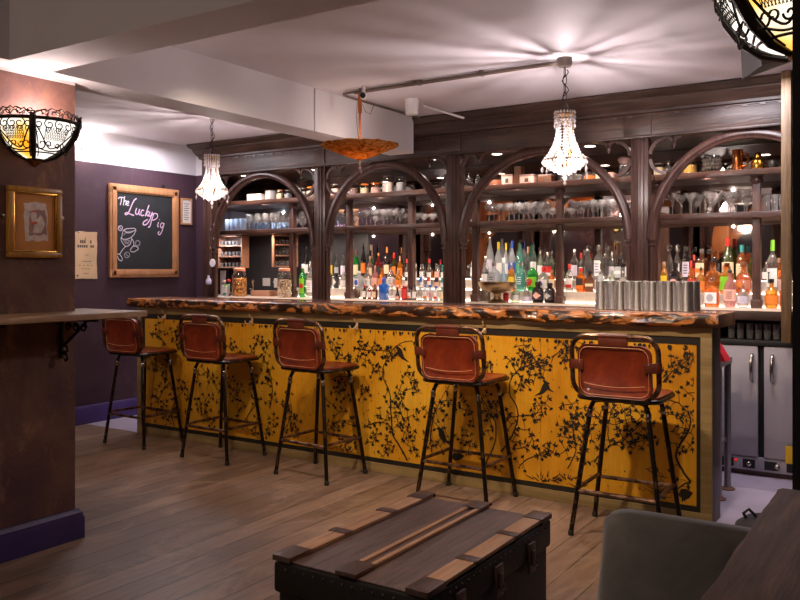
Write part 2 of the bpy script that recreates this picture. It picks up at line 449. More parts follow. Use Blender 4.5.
def dup(root, loc, rz=0, label=None, group=None, scale=None):
    r = root.copy(); col.objects.link(r); r.location = loc; r.rotation_euler = (0, 0, rz)
    if label: r['label'] = label
    if group: r['group'] = group
    if scale: r.scale = scale
    for ch in kids(root):
        c = ch.copy(); col.objects.link(c); c.parent = r
        for g in kids(ch):
            d = g.copy(); col.objects.link(d); d.parent = c
    return r
ORD = ['first', 'second', 'third', 'fourth', 'fifth', 'sixth', 'seventh', 'eighth', 'ninth', 'tenth', 'eleventh', 'twelfth', 'thirteenth', 'fourteenth', 'fifteenth', 'sixteenth', 'seventeenth', 'eighteenth']

# ================================================================== THE ROOM
CEIL = 2.55
struct('floor', MB().box(-9, 1.2, -2.6, 4.44, -.08, 0), 'worn_floorboards')
o = MB().box(-6.6, 1.2, 4.44, 6.9, -.08, 0).build('floor_bar', 'pale_vinyl', None, False); o['kind'] = 'structure'
struct('ceiling', MB().box(-9, 1.2, -2.6, 6.9, CEIL, CEIL + .1), 'ceiling_paint')
def two_tone(name, x0, x1, y0, y1, zs, lowmat, himat):
    mb = MB().box(x0, x1, y0, y1, 0, zs).box(x0, x1, y0, y1, zs, CEIL)
    o = struct(name, mb, [lowmat, himat])
    for p in o.data.polygons: p.material_index = 1 if p.center.z > zs + .001 or (abs(p.center.z - zs) < .001 and p.index >= 6) else 0
    return o
two_tone('wall_left', -6.30, -6.14, 2.95, 5.80, 2.27, 'purple_wall', 'white_paint')
two_tone('wall_nib', -6.14, -6.02, 5.72, 5.80, 2.27, 'purple_wall', 'white_paint')
struct('wall_recess', MB().box(-6.60, -6.50, 5.80, 6.66, 0, CEIL), 'dark_room')
struct('wall_recess_front', MB().box(-6.60, -6.30, 5.72, 5.80, 0, CEIL), 'dark_room')
struct('wall_back', MB().box(-6.6, 1.2, 6.66, 6.8, 0, CEIL), 'dark_room')
struct('wall_front', MB().box(-9, 1.2, -2.6, -2.5, 0, CEIL), 'dark_room')
struct('wall_right', MB().box(1.1, 1.2, -2.5, 6.66, 0, CEIL), 'dark_room')
struct('wall_side', MB().box(-9, -8.9, -2.5, 3.0, 0, CEIL), 'dark_room')
struct('wall_return', MB().box(-8.9, -6.14, 2.95, 3.05, 0, CEIL), 'dark_room')
# purple plaster pier on the left, white above the beam line
pier = MB().box(-4.15, -3.56, -.4, 2.52, 0, 2.245).box(-4.15, -3.56, -.4, 2.52, 2.245, CEIL)
o = struct('pillar_left', pier, ['pillar_plaster', 'white_paint'])
for p in o.data.polygons: p.material_index = 1 if p.index >= 6 else 0
def skirting(name, mb_pts, mat):
    return struct(name, mb_pts, mat, True)
def skirt_profile(h): return [(0, 0), (.032, 0), (.032, h * .72), (.026, h * .78), (.026, h * .88), (.012, h), (0, h)]
mb = MB()
pr = skirt_profile(.145); n = len(pr)
# runs along the pier's room side and turns its far corner
path = [(-3.56, -.4, (1, 0)), (-3.56, 2.52, (1, 1)), (-4.15, 2.52, (0, 1))]
vs = [];
for x, y, d in path:
    for a, z in pr: vs.append((x + d[0] * a, y + d[1] * a, z))
fs = [(i * n + j, i * n + (j + 1) % n, (i + 1) * n + (j + 1) % n, (i + 1) * n + j) for i in range(2) for j in range(n)]
mb.add(vs, fs + [tuple(range(n)), tuple(reversed(range(2 * n, 3 * n)))])
skirting('baseboard_pillar', mb, 'skirting_dark')
mb = MB(); pr = skirt_profile(.155)
vs = [(-6.14 + a, y, z) for y in (3.05, 5.72) for a, z in pr]
mb.add(vs, [(j, (j + 1) % n, n + (j + 1) % n, n + j) for j in range(n)] + [tuple(range(n)), tuple(range(n, 2 * n))])
skirting('baseboard_left', mb, 'skirting_purple')
# ceiling beams
struct('beam_cross', MB().box(-4.15, 1.1, 2.09, 2.32, 2.26, CEIL), 'beam_paint')
mb = MB().box(-3.69, -3.46, 2.32, 4.28, 2.26, CEIL).box(-3.69, -3.463, 4.28, 5.53, 2.262, CEIL)
struct('beam_long', mb, 'beam_paint')
struct('trim_beam', MB().box(-3.47, -3.452, 4.272, 4.29, 2.262, CEIL), 'white_paint')
struct('trim_pier', MB().box(-3.56, -3.42, 1.99, 2.09, 2.26, CEIL), 'white_paint')
# black pier on the right
struct('pillar_right', MB().box(-.303, .25, 2.36, 3.0, 0, CEIL), 'dark_partition')
# timber posts further back in the room, seen in the back bar's mirrors
for k, (x, y, w) in enumerate(((-6.35, 1.0, .26), (-2.92, -1.2, .30), (-7.7, 1.6, .24))):
    mb = MB().box(x - w / 2, x + w / 2, y - w / 2, y + w / 2, 0, CEIL, .015)
    mb.tube([(x + w * .3, y, 1.75), (x + .75, y, CEIL)], .08, 4)
    mb.build('timber_column', 'orange_timber', None, True)['kind'] = 'structure'
o = MB().box(-8.8, 1.0, .3, .5, 2.3, CEIL).build('timber_beam', 'orange_timber', None, False); o['kind'] = 'structure'

# ================================================================== THE BAR
BX0, BX1, BY = -5.43, -.945, 4.43
bar = thing('bar_counter', 'long bar with burnt live-edge wooden top and yellow front painted with black blossom branches', 'bar', (0, 0, 0))
mb = MB().box(BX0, BX1 - .02, BY + .006, 4.62, 0, 1.03)
mb.build('body', 'bar_end_wood', bar, False)
mb = MB()
mb.box(BX0, BX1, BY - .012, BY + .006, .978, 1.03, .003)          # top rail
mb.box(BX0, BX1, BY - .012, BY + .006, 0, .062, .003)             # foot board
mb.box(-1.003, BX1, BY - .0115, BY + .006, .062, .978, .003)      # end stile
mb.box(BX0, BX0 + .05, BY - .0115, BY + .006, .062, .978, .003)
mb.build('front_frame', 'bar_frame_wood', bar)
MB().box(BX1 - .02, BX1, BY + .0062, 4.62, 0, 1.03, .002).build('end_panel', 'bar_end_wood', bar)
mb = MB()
mb.box(BX0 + .05, -1.003, BY - .004, BY + .006, .938, .978).box(BX0 + .05, -1.003, BY - .004, BY + .006, .062, .092)
mb.box(-1.024, -1.003, BY - .0041, BY + .006, .092, .938).box(BX0 + .05, BX0 + .085, BY - .0041, BY + .006, .092, .938)
mb.build('black_border', 'black_band', bar, False)
mb = MB()
xs = [BX0 + .085, -4.42, -3.07, -1.90, -1.024]
for a, b in zip(xs, xs[1:]): mb.box(a + .0008, b - .0008, BY - .001, BY + .006, .092, .938, .0006)
mb.build('front_panel', 'yellow_gilt_panel', bar, False)
# painted blossom branches on the yellow front
pr_ = random.Random(3)
br_mb = MB(); NRM = (0, 1, 0); yb = [BY - .002]
def bp(u, v):
    p = atY(u, v, BY); return (p.x, p.z)
def nexty():
    yb[0] -= 1e-6; return yb[0]
def inside(x, z): return BX0 + .095 < x < -1.03 and .098 < z < .935
def stroke(pts, w0, w1):
    y = nexty(); n = len(pts)
    pts = [(x, y, z) for x, z in pts if inside(x, z)]
    n = len(pts)
    if n < 2: return
    br_mb.ribbon(pts, NRM, [w0 + (w1 - w0) * i / (n - 1) for i in range(n)])
def leaf(x, z, a, l, w):
    y = nexty()
    ca, sa = math.cos(a), math.sin(a)
    if not (inside(x + l * ca, z + l * sa) and inside(x, z)): return
    P = [(0, 0), (.3, .5), (.65, .42), (1, 0), (.65, -.42), (.3, -.5)]
    br_mb.add([(x + p * l * ca - q * w * sa, y, z + p * l * sa + q * w * ca) for p, q in P], [(0, 1, 2, 3, 4, 5)])
def smooth(pts, k=6, wob=.0):
    out = []; n = len(pts)
    for i in range(n - 1):
        p0 = pts[max(i - 1, 0)]; p1 = pts[i]; p2 = pts[i + 1]; p3 = pts[min(i + 2, n - 1)]
        for j in range(k):
            t = j / k
            q = [.5 * ((2 * b) + (-a + c) * t + (2 * a - 5 * b + 4 * c - d) * t * t + (-a + 3 * b - 3 * c + d) * t ** 3) for a, b, c, d in zip(p0, p1, p2, p3)]
            out.append((q[0] + pr_.uniform(-wob, wob), q[1] + pr_.uniform(-wob, wob)))
    out.append(pts[-1]); return out
def spray(u, v, s=1., n=None):
    """a cluster of pointed leaves and blossoms on short twigs"""
    x, z = bp(u, v); base = pr_.uniform(0, 6.28)
    for k in range(n or pr_.randint(3, 5)):
        a = base + k * 1.4 + pr_.uniform(-.4, .4); L = pr_.uniform(.018, .055) * s
        x2, z2 = x + L * math.cos(a), z + L * math.sin(a) * 1.15
        stroke([(x, z), ((x + x2) / 2 + pr_.uniform(-.006, .006), (z + z2) / 2), (x2, z2)], .0042, .003)
        if pr_.random() < .28:
            for j in range(5): leaf(x2, z2, j * 1.257 + a, .014 * s, .010 * s)
        else:
            for j in range(pr_.randint(3, 4)): leaf(x2, z2, a + (j - 1.5) * .8 + pr_.uniform(-.25, .25), pr_.uniform(.018, .036) * s, pr_.uniform(.006, .0105) * s)
def branch(px, w0=.009, w1=.004, leaves=6, s=.9):
    pts = smooth([bp(*p) for p in px], 6, .0022); stroke(pts, w0, w1)
    for k in range(leaves):
        i = pr_.randint(2, len(pts) - 1); x, z = pts[i]; a = pr_.uniform(0, 6.28); L = pr_.uniform(.02, .06)
        x2, z2 = x + L * math.cos(a), z + L * math.sin(a)
        stroke([(x, z), ((x + x2) / 2, (z + z2) / 2 + .006), (x2, z2)], .004, .0025)
        for j in range(3): leaf(x2, z2, a + (j - 1) * .8, pr_.uniform(.016, .028) * s, .011 * s)
def tuft(u, v, s=1.):
    x, z = bp(u, v)
    for k in range(11):
        a = R(20 + 14 * k) + pr_.uniform(-.1, .1); L = pr_.uniform(.06, .13) * s
        stroke([(x + (k - 5) * .006, z), (x + L * .5 * math.cos(a), z + L * .6 * math.sin(a)), (x + L * math.cos(a) * 1.1, z + L * math.sin(a) * .9)], .009 * s, .002)
def bird(u, v, s=1., d=1):
    x, z = bp(u, v); y = nexty()
    P = [(-.06, -.05), (-.02, -.02), (.0, .03), (.03, .05), (.05, .04), (.035, .03), (.03, -.005), (.0, -.03)]
    if inside(x, z): br_mb.add([(x + d * p * s, y, z + q * s) for p, q in P], [tuple(range(8))])
# right end
branch([(691, 482), (681, 468), (676, 456), (679, 446), (688, 432), (690, 418), (684, 408), (676, 402), (662, 398)], .013, .005, 9)
branch([(691, 482), (684, 484), (674, 490), (662, 480)], .010, .004, 3)
branch([(663, 382), (672, 372), (680, 366), (693, 354)], .007, .003, 6)
for u, v in ((667, 371), (672, 366), (680, 365), (688, 358), (692, 361), (668, 378), (688, 393), (692, 386), (678, 435), (686, 429), (691, 433), (669, 414), (664, 412), (676, 443), (690, 445), (685, 416)): spray(u, v, .8)
tuft(660, 498, .8); branch([(646, 468), (655, 474), (668, 478)], .006, .003, 4)
x, z = bp(686, 500); leaf(x - .05, z - .015, .1, .13, .05); leaf(x - .04, z + .02, .3, .08, .06)
# between the fourth and fifth stool
for u, v in ((570, 421), (578, 415), (586, 424), (574, 432), (568, 438), (566, 450), (580, 445), (576, 410), (590, 432), (572, 404), (600, 415), (585, 455), (624, 411), (626, 420), (630, 432), (623, 438), (642, 417), (644, 428), (645, 442), (650, 438), (612, 414), (616, 425), (636, 446), (604, 440), (566, 428), (583, 436), (641, 412)): spray(u, v, .95)
branch([(594, 462), (602, 452), (612, 445), (624, 440), (632, 432), (642, 424)], .008, .004, 8)
branch([(568, 468), (576, 450), (574, 432), (570, 412)], .007, .003, 8)
branch([(610, 444), (608, 428), (612, 410)], .006, .003, 5)
tuft(568, 488, 1.0); tuft(580, 492, .7)
# fourth stool to its right
branch([(501, 452), (512, 436), (518, 418), (516, 404), (510, 394), (511, 380), (520, 368), (524, 356), (524, 346)], .010, .004, 10)
branch([(504, 418), (520, 416), (534, 415), (542, 406), (545, 402)], .006, .003, 7)
branch([(520, 368), (532, 364), (542, 360), (548, 366)], .006, .003, 6)
branch([(519, 468), (526, 460), (540, 454), (552, 450)], .007, .003, 8)
for u, v in ((524, 345), (527, 352), (510, 361), (513, 366), (521, 357), (534, 358), (541, 362), (545, 370), (530, 375), (525, 383), (519, 385), (540, 405), (535, 412), (545, 403), (507, 408), (512, 424), (530, 443), (525, 430), (534, 441), (549, 450), (553, 452), (541, 455), (522, 448), (513, 442), (516, 372), (528, 366), (538, 374)): spray(u, v, .85)
bird(543, 389, .9); bird(548, 386, .7, -1)
tuft(547, 490, 1.15); tuft(541, 486, .8)
branch([(552, 357), (562, 350), (573, 344)], .006, .003, 5)
for u, v in ((560, 342), (566, 354), (570, 346), (563, 361), (575, 341)): spray(u, v, .8)
# under and left of the fourth stool
branch([(432, 452), (431, 434), (434, 416), (440, 402), (450, 384)], .008, .003, 8)
branch([(482, 470), (494, 446), (496, 424), (488, 408), (480, 394)], .009, .004, 9)
for u, v in ((441, 408), (447, 400), (436, 424), (432, 440), (448, 436), (440, 446), (464, 398), (466, 410), (467, 430), (462, 440), (486, 396), (483, 402), (490, 418), (488, 430), (497, 410), (455, 405), (474, 420), (487, 366), (486, 375), (428, 412), (500, 470), (502, 480), (446, 417), (470, 446), (492, 404)): spray(u, v, .85)
x, z = bp(458, 458); leaf(x - .05, z, .2, .1, .05); bird(444, 436, 1.1, -1)
# third stool and right
branch([(410, 465), (400, 446), (393, 434), (392, 420), (391, 408), (390, 392), (384, 378), (384, 366), (390, 356)], .012, .005, 10)
branch([(390, 356), (394, 348), (404, 342), (412, 341)], .006, .003, 5)
branch([(366, 426), (378, 422), (388, 424), (396, 432)], .007, .003, 6)
branch([(330, 346), (338, 358), (346, 368), (352, 370)], .006, .003, 5)
branch([(356, 348), (366, 350), (378, 350), (390, 352)], .006, .003, 6)
for u, v in ((333, 342), (338, 344), (340, 352), (348, 360), (352, 364), (344, 358), (359, 344), (360, 350), (366, 360), (374, 369), (379, 370), (386, 358), (380, 350), (390, 352), (372, 348), (397, 395), (400, 404), (395, 408), (408, 417), (404, 424), (411, 380), (413, 388), (405, 432), (398, 420), (381, 414), (386, 420), (374, 442), (376, 434), (390, 448), (388, 444), (384, 456), (402, 400), (368, 427), (408, 445), (412, 436), (416, 412), (400, 390), (418, 386), (408, 372), (363, 394), (366, 390), (414, 450)): spray(u, v, .85)
bird(402, 354, 1.0, -1)
branch([(326, 436), (334, 424), (344, 420), (354, 422)], .006, .003, 6); branch([(332, 380), (342, 376), (350, 384)], .006, .003, 5)
branch([(350, 455), (346, 446), (352, 440)], .010, .006, 3)
for u, v in ((336, 392), (343, 390), (346, 397), (330, 402), (348, 424), (338, 430), (346, 442), (336, 446), (352, 452), (340, 412), (328, 424), (340, 384)): spray(u, v, .9)
# between second and third stool, and the dim left end
branch([(270, 408), (273, 390), (270, 372), (264, 358)], .008, .003, 8)
branch([(284, 432), (292, 414), (290, 396)], .007, .003, 6)
for u, v in ((234, 348), (238, 354), (232, 344), (240, 360), (258, 340), (262, 342), (266, 352), (264, 362), (270, 374), (268, 346), (252, 352), (246, 358), (230, 362), (268, 384), (272, 398), (270, 430), (266, 434), (256, 432), (248, 428), (274, 420), (291, 416), (294, 424), (296, 432), (286, 404), (290, 428), (286, 440), (298, 420), (258, 418)): spray(u, v, .9)
branch([(204, 424), (206, 408), (212, 396)], .007, .003, 6); branch([(246, 420), (252, 410), (258, 402)], .008, .004, 5)
for u, v in ((206, 400), (202, 404), (198, 398), (208, 412), (212, 378), (206, 372), (198, 378), (216, 386), (226, 390), (234, 398), (240, 390), (232, 380), (244, 402), (238, 408), (222, 404), (250, 390), (254, 380), (228, 424), (212, 424), (156, 333), (160, 330), (178, 330), (182, 330), (172, 332), (180, 342), (163, 346), (168, 352), (177, 344), (164, 378), (170, 384), (158, 392), (156, 402), (164, 404), (172, 398), (160, 414), (168, 420), (176, 412), (188, 396), (182, 386), (152, 362), (158, 366), (166, 366), (190, 412), (154, 426)): spray(u, v, .95)
branch([(150, 333), (158, 334), (166, 330)], .006, .003, 4); branch([(158, 402), (164, 390), (170, 382)], .008, .004, 5)
branch([(176, 428), (172, 412), (178, 398), (186, 388)], .008, .004, 6)
# paint loss and flecks
for k in range(420):
    x = pr_.uniform(BX0 + .1, -1.04); z = .1 + .83 * pr_.random()
    leaf(x, z, pr_.uniform(1.2, 1.9) if pr_.random() < .5 else pr_.uniform(0, 6), pr_.uniform(.006, .016), pr_.uniform(.004, .009))
for k in range(120):
    x = pr_.uniform(BX0 + .1, -1.04); leaf(x, .934, -PI / 2 + pr_.uniform(-.3, .3), pr_.uniform(.008, .035), pr_.uniform(.008, .018))
br_mb.build('painted_branches', 'painted_black', bar, False)
# coat hooks under the band
for u, v in ((164, 318), (251, 323), (356, 328), (484, 332)):
    p = atY(u, v, BY - .02); mb = MB()
    mb.box(p.x - .008, p.x + .008, BY - .012, BY - .004, p.z - .012, p.z + .05, .002)
    for s in (-1, 1):
        mb.tube([(p.x, BY - .01, p.z + .02), (p.x + s * .012, BY - .035, p.z - .006), (p.x + s * .02, BY - .055, p.z), (p.x + s * .026, BY - .058, p.z + .018)], .0045, 6)
    mb.tube([(p.x, BY - .01, p.z + .04), (p.x, BY - .03, p.z + .045), (p.x, BY - .04, p.z + .065)], .0045, 6)
    mb.build('coat_hook', 'cream_paper', bar)
# live-edge slab
def slab():
    TX0, TX1 = -5.50, -.905; n = 150; prof = []
    r2 = random.Random(5); ph = [r2.uniform(0, 6.28) for _ in range(6)]
    vs = []; fs = []; m = 9
    for i in range(n + 1):
        x = TX0 + (TX1 - TX0) * i / n
        w = .006 * math.sin(x * 7 + ph[0]) + .005 * math.sin(x * 17 + ph[1]) + .004 * math.sin(x * 41 + ph[2])
        w2 = .006 * math.sin(x * 11 + ph[3]) + .005 * math.sin(x * 29 + ph[4])
        yf = 4.375
        for y, z in ((yf + .02 + w2, 1.031), (yf + .004 + w, 1.034), (yf - .006 + w2, 1.05), (yf + w, 1.075), (yf + .004, 1.092), (yf + .014, 1.1), (4.80, 1.1), (4.81, 1.09), (4.81, 1.031)):
            vs.append((x, y, z))
    for i in range(n):
        for j in range(m): fs.append((i * m + j, i * m + (j + 1) % m, (i + 1) * m + (j + 1) % m, (i + 1) * m + j))
    fs += [tuple(reversed(range(m))), tuple(n * m + j for j in range(m))]
    return MB().add(vs, fs)
o = slab().build('counter_top', ['bar_top_wood', 'burnt_live_edge'], bar, True, 50)
for p in o.data.polygons:
    if p.center.y < 4.386: p.material_index = 1

# ------------------------------------------------------------------ bar stools
def arc_loop(w, h, r, n=6):
    """rounded rectangle in x,z centred on x, from z=0 to h"""
    pts = []
    for cx, cz, a0 in ((w / 2 - r, r, -90), (w / 2 - r, h - r, 0), (-w / 2 + r, h - r, 90), (-w / 2 + r, r, 180)):
        for k in range(n + 1):
            a = R(a0 + 90 * k / n); pts.append((cx + r * math.cos(a), cz + r * math.sin(a)))
    return pts
def make_stool(label):
    t = thing('bar_stool', label, 'bar stool', (0, 0, 0), 0, 'bar stools along the bar')
    zs = .70
    def bk(x, z, off=0.):                      # the back leans a little away from the bar
        return (x, -.185 - (z - zs) * .10 - off, z)
    loop = [bk(x, zs + .012 + z) for x, z in arc_loop(.425, .295, .075)]
    MB().tube(loop, .0125, 10, True).build('back_frame', 'worn_bronze_tube', t)
    # leather back: a padded rounded panel slung between the uprights
    pts = arc_loop(.362, .262, .05, 5); vs = []; n = len(pts)
    for off, sc in ((-.010, .965), (-.013, .99), (.0, 1.), (.013, .99), (.010, .965)):
        vs += [bk(x * sc, zs + .006 + .131 + (z - .131) * sc, off + .012 * (1 - (x / .18) ** 2) * (1 if off > 0 else .6)) for x, z in pts]
    fs = [(j * n + i, j * n + (i + 1) % n, (j + 1) * n + (i + 1) % n, (j + 1) * n + i) for j in range(4) for i in range(n)]
    mb = MB().add(vs, fs + [tuple(range(n)), tuple(reversed(range(4 * n, 5 * n)))])
    back = mb.build('backrest', 'tan_leather', t, True, 60)
    mb = MB()
    mb.tube([bk(x * .93, zs + .006 + .131 + (z - .131) * .90, .024 - .004 * abs(x) * 10) for x, z in pts], .0016, 4, True)
    for s in (1,): mb.tube([bk(x, zs + .062 + .10 * (x * 4.2) ** 2 * .35, .024) for x in [-.15 + .03 * k for k in range(11)]], .0016, 4)
    mb.build('stitching', 'stitching', back)
    for s in (-1, 1):
        mb = MB(); zc = zs + .165; x0 = .155; x1 = .2125
        mb.tube([bk(s * x0, zc, .022), bk(s * x1, zc, .016), bk(s * (x1 + .016), zc, 0), bk(s * x1, zc, -.016), bk(s * x0, zc, -.012)], .02, 8, False, .12)
        # a strap wrapped round the upright
        mb = MB(); r = .0165; cx = s * .2125
        ring = []
        for z in (zc - .024, zc + .024):
            for k in range(12):
                a = 2 * PI * k / 12; p = bk(cx + r * math.cos(a), z, r * math.sin(a)); ring.append(p)
        mb.add(ring, [(k, (k + 1) % 12, 12 + (k + 1) % 12, 12 + k) for k in range(12)])
        a_, b_ = sorted((s * .15, s * .2125)); p = bk(0, zc, .016)
        mb.box(a_, b_, p[1] - .003, p[1] + .003, zc - .024, zc + .024, .001)
        mb.build('side_strap', 'dark_leather', back)
    mb = MB(); zt = zs + .012 + .295; vs = []
    for x in (-.072, .072):
        for k in range(12):
            a = 2 * PI * k / 12; p = bk(x, zt + .0165 * math.cos(a), .0165 * math.sin(a)); vs.append(p)
    mb.add(vs, [(k, (k + 1) % 12, 12 + (k + 1) % 12, 12 + k) for k in range(12)])
    p = bk(0, zt - .03, .014); mb.box(-.072, .072, p[1] - .004, p[1] + .004, zt - .045, zt - .008, .0015)
    mb.build('top_wrap', 'dark_leather', back)
    # seat: leather slung on a tube ring
    lp = [(x, y - .185, zs - .004) for x, y in arc_loop(.40, .365, .06)]
    MB().tube(lp, .0115, 8, True).build('seat_frame', 'worn_black_tube', t)
    pts = arc_loop(.405, .350, .06, 5); n = len(pts); vs = []
    for sc, z in ((.96, -.004), (1., .006), (.985, .017), (.7, .012), (.35, .006)):
        vs += [(x * sc, (y - .175) * sc, zs + z) for x, y in pts]
    fs = [(j * n + i, j * n + (i + 1) % n, (j + 1) * n + (i + 1) % n, (j + 1) * n + i) for j in range(4) for i in range(n)]
    MB().add(vs, fs + [tuple(range(n)), tuple(reversed(range(4 * n, 5 * n)))]).build('seat', 'tan_leather', t, True, 60)
    def foot(sx, sy, z):
        k = (zs - z) / zs; e = .012
        return Vector((sx * (.135 + .0925 * k), sy * (.125 + .060 * k) - .0 , z))
    for sy in (-1, 1):
        for sx in (-1, 1):
            pts = [Vector((sx * .02, sy * .118, zs - .018)), Vector((sx * .10, sy * .12, zs - .018)), Vector((sx * .128, sy * .122, zs - .026)), foot(sx, sy, zs - .06), foot(sx, sy, .012)]
            lg = MB().tube(pts, .0125, 10).build('leg', 'worn_black_tube', t)
            f = foot(sx, sy, .012)
            MB().lathe([(.0145, -.012), (.0155, .0), (.0145, .012), (.0126, .014)], 10, f).build('rubber_foot', 'black_plastic', lg)
            w = foot(sx, sy, zs - .085)
            MB().lathe([(.0128, -.02), (.0142, -.018), (.0142, .018), (.0128, .02)], 10, w).build('worn_sleeve', 'bare_steel', lg)
    zr = .225
    C = [foot(-1, -1, zr), foot(1, -1, zr), foot(1, 1, zr), foot(-1, 1, zr)]
    for a, b, dz in ((0, 1, 0), (1, 2, .012), (2, 3, 0), (3, 0, .012)):
        MB().tube([C[a] + Vector((0, 0, dz)), C[b] + Vector((0, 0, dz))], .0105, 8).build('footrest_bar', 'worn_bronze_tube', t)
    return t
st = make_stool('tan leather bar stool at the end of the bar, half behind the plank shelf')
st.location = (-5.10, 4.215, 0); st.rotation_euler.z = R(0)
dup(st, (-4.235, 4.205, 0), R(-1), 'tan leather bar stool second from the plank shelf, its seat turned towards the bar')
dup(st, (-3.335, 4.185, 0), R(-5), 'tan leather bar stool in the middle of the five, below the orange bowl lamp')
dup(st, (-2.268, 4.206, 0), R(0), 'tan leather bar stool seen just above the wooden trunk, fourth along the bar')
dup(st, (-1.288, 4.09, 0), R(1), 'tan leather bar stool nearest the camera, beside the open end of the bar')

# ================================================================== THE BACK BAR
YP, YC, YS, YM = 5.72, 5.62, 6.11, 6.56     # pillar plane, counter edge, slender posts, mirror
CT, ZU, ZL = 1.065, 2.03, 1.735             # counter, upper and lower shelf heights
bb = thing('back_bar', 'dark carved wooden back bar with four arches, mirrors and glass shelves full of bottles', 'back bar', (0, 0, 0))
PX = [-5.945, -4.545, -3.191, -1.70, -.31]
MIDX = [-5.214, -3.843, -2.458, -1.009]
MB().box(-6.02, -.40, YC, 5.80, CT - .02, CT).box(-6.495, -.40, 5.8, YM + .08, CT - .02, CT).build('counter_slab', 'counter_stone', bb, False)
MB().box(-6.02, -.40, YC - .012, YC + .03, 1.008, CT + .002, .006).build('counter_edge', 'frieze_wood', bb)
MB().box(-6.02, -1.62, YC + .06, YM + .06, 0, CT - .02).build('base_cabinet', 'back_bar_wood', bb, False)
MB().box(-6.495, -.20, YM, YM + .02, CT, 2.27).build('mirror', 'old_mirror', bb, False)
MB().box(-6.495, -.20, YM + .02, YM + .08, .9, CEIL - .005).build('back_board', 'back_bar_wood', bb, False)
MB().box(-6.015, -.20, YP + .05, 5.8, 2.275, 2.33).box(-6.495, -.20, 5.8, YM, 2.275, 2.33).build('canopy', 'back_bar_wood', bb, False)
# the tiled first bay has a dark splashback instead of a mirror
MB().box(-6.49, -4.62, YM - .012, YM, CT, 1.70).build('dark_splashback', 'dark_tile', bb, False)
# frieze, cornice
mb = MB()
mb.box(-5.98, -.36, YP - .075, YP + .05, 2.245, 2.41, .004)
mb.build('frieze', 'frieze_wood', bb)
mb = MB()
prof = [(0, 2.405), (-.03, 2.412), (-.03, 2.43), (-.045, 2.44), (-.075, 2.475), (-.085, 2.49), (-.085, 2.50), (-.11, 2.51), (-.135, 2.535), (-.135, 2.546), (.05, 2.546), (.05, 2.405)]
n = len(prof); vs = []
for x, s in ((-5.98, -1), (-.36, 0)):
    for y, z in prof: vs.append((x + s * max(0, -y) * .5, YP - .075 + y, z))
mb.add(vs, [(j, (j + 1) % n, n + (j + 1) % n, n + j) for j in range(n)] + [tuple(range(n)), tuple(reversed(range(n, 2 * n)))])
mb.build('cornice', 'frieze_wood', bb, True, 25)
mb = MB()
q = [(-.40, 2.406), (-5.95, 2.406)]
for k in range(51):
    x = -5.94 + k * .107; q += [(x, 2.401), (x, 2.390), (x + .03, 2.390), (x + .03, 2.401)]
mb.prism(q + [(-.40, 2.401)], YP - .083, YP - .07)
mb.build('dentil_moulding_trim', 'back_bar_upright', bb, False)
mb = MB().box(-5.96, -.38, YP - .082, YP - .07, 2.245, 2.262, .003)
mb.build('frieze_bead', 'frieze_wood', bb)
for x in PX[1:4]:
    MB().box(x - .095, x + .095, YP - .085, YP - .07, 2.262, 2.39, .004).build('frieze_block', 'frieze_wood', bb)
# clustered pillars
for i, x in enumerate(PX[:4]):
    w = .062; mb = MB()
    z0, z1 = CT, 2.25
    for a, b_, y0 in ((-w, w, YP - .035), (-w * .55, w * .55, YP - .05), (-w * .18, w * .18, YP - .06)):
        mb.box(x + a, x + b_, y0, YP + .05, z0, z1, .006)
    p = mb.build('pillar', 'back_bar_upright', bb)
    for s in (-1, 1):
        if i == 0 and s < 0: continue
        cx = x + s * (w + .018)
        MB().lathe([(.020, z0), (.020, 1.505), (.0205, 1.51), (.021, 1.52)], 12, (cx, YP - .01, 0)).build('colonnette', 'back_bar_upright', p)
        MB().lathe([(.02, 1.498), (.033, 1.502), (.033, 1.511), (.022, 1.515), (.022, 1.531), (.036, 1.535), (.036, 1.546), (.02, 1.55)], 14, (cx, YP - .01, 0)).build('collar', 'bar_end_wood' if False else 'back_bar_upright', p)
# arches with moulded section; cusped tracery in the spandrels
sect = [(-.03, -.028), (-.018, -.04), (.006, -.04), (.014, -.026), (.03, -.022), (.03, .022), (-.03, .022)]
for i in range(4):
    xa, xb = PX[i] + .080, PX[i + 1] - .080
    c = (xa + xb) / 2; a_ = (xb - xa) / 2; b_ = 2.222 - 1.548; zc = 1.548
    def arc(t): return (c - a_ * math.cos(t), YP - .01, zc + b_ * math.sin(t))
    ar = MB().sweep([arc(PI * k / 44) for k in range(45)], sect, (0, 1, 0)).build('arch', 'back_bar_upright', bb, True, 50)
    for s in (-1, 1):
        xs_ = xa - .012 if s < 0 else xb + .012
        d = 1 if s < 0 else -1
        mb = MB(); sq = [(-.011, -.014), (.011, -.014), (.011, .014), (-.011, .014)]
        # two small foils meeting in a cusp
        def foil(cx, cz, r, a0, a1, k=12): return [(cx + d * r * math.cos(R(a0 + (a1 - a0) * j / k)), YP - .01, cz + r * math.sin(R(a0 + (a1 - a0) * j / k))) for j in range(k + 1)]
        mb.sweep(foil(xs_ + d * .105, 2.135, .1, 180, 90), sq, (0, 1, 0))
        mb.sweep(foil(xs_ + d * .105, 2.19, .055, 90, 10), sq, (0, 1, 0))
        mb.sweep(foil(xs_ + d * .215, 2.19, .055, 170, 90), sq, (0, 1, 0))
        mb.sweep(foil(xs_ + d * .105, 2.10, .1, 180, 275), sq, (0, 1, 0))
        mb.gem((xs_ + d * .16, YP - .01, 2.185), .014, .03)
        if not (i == 3 and s > 0): mb.build('tracery', 'back_bar_upright', ar, True, 40)
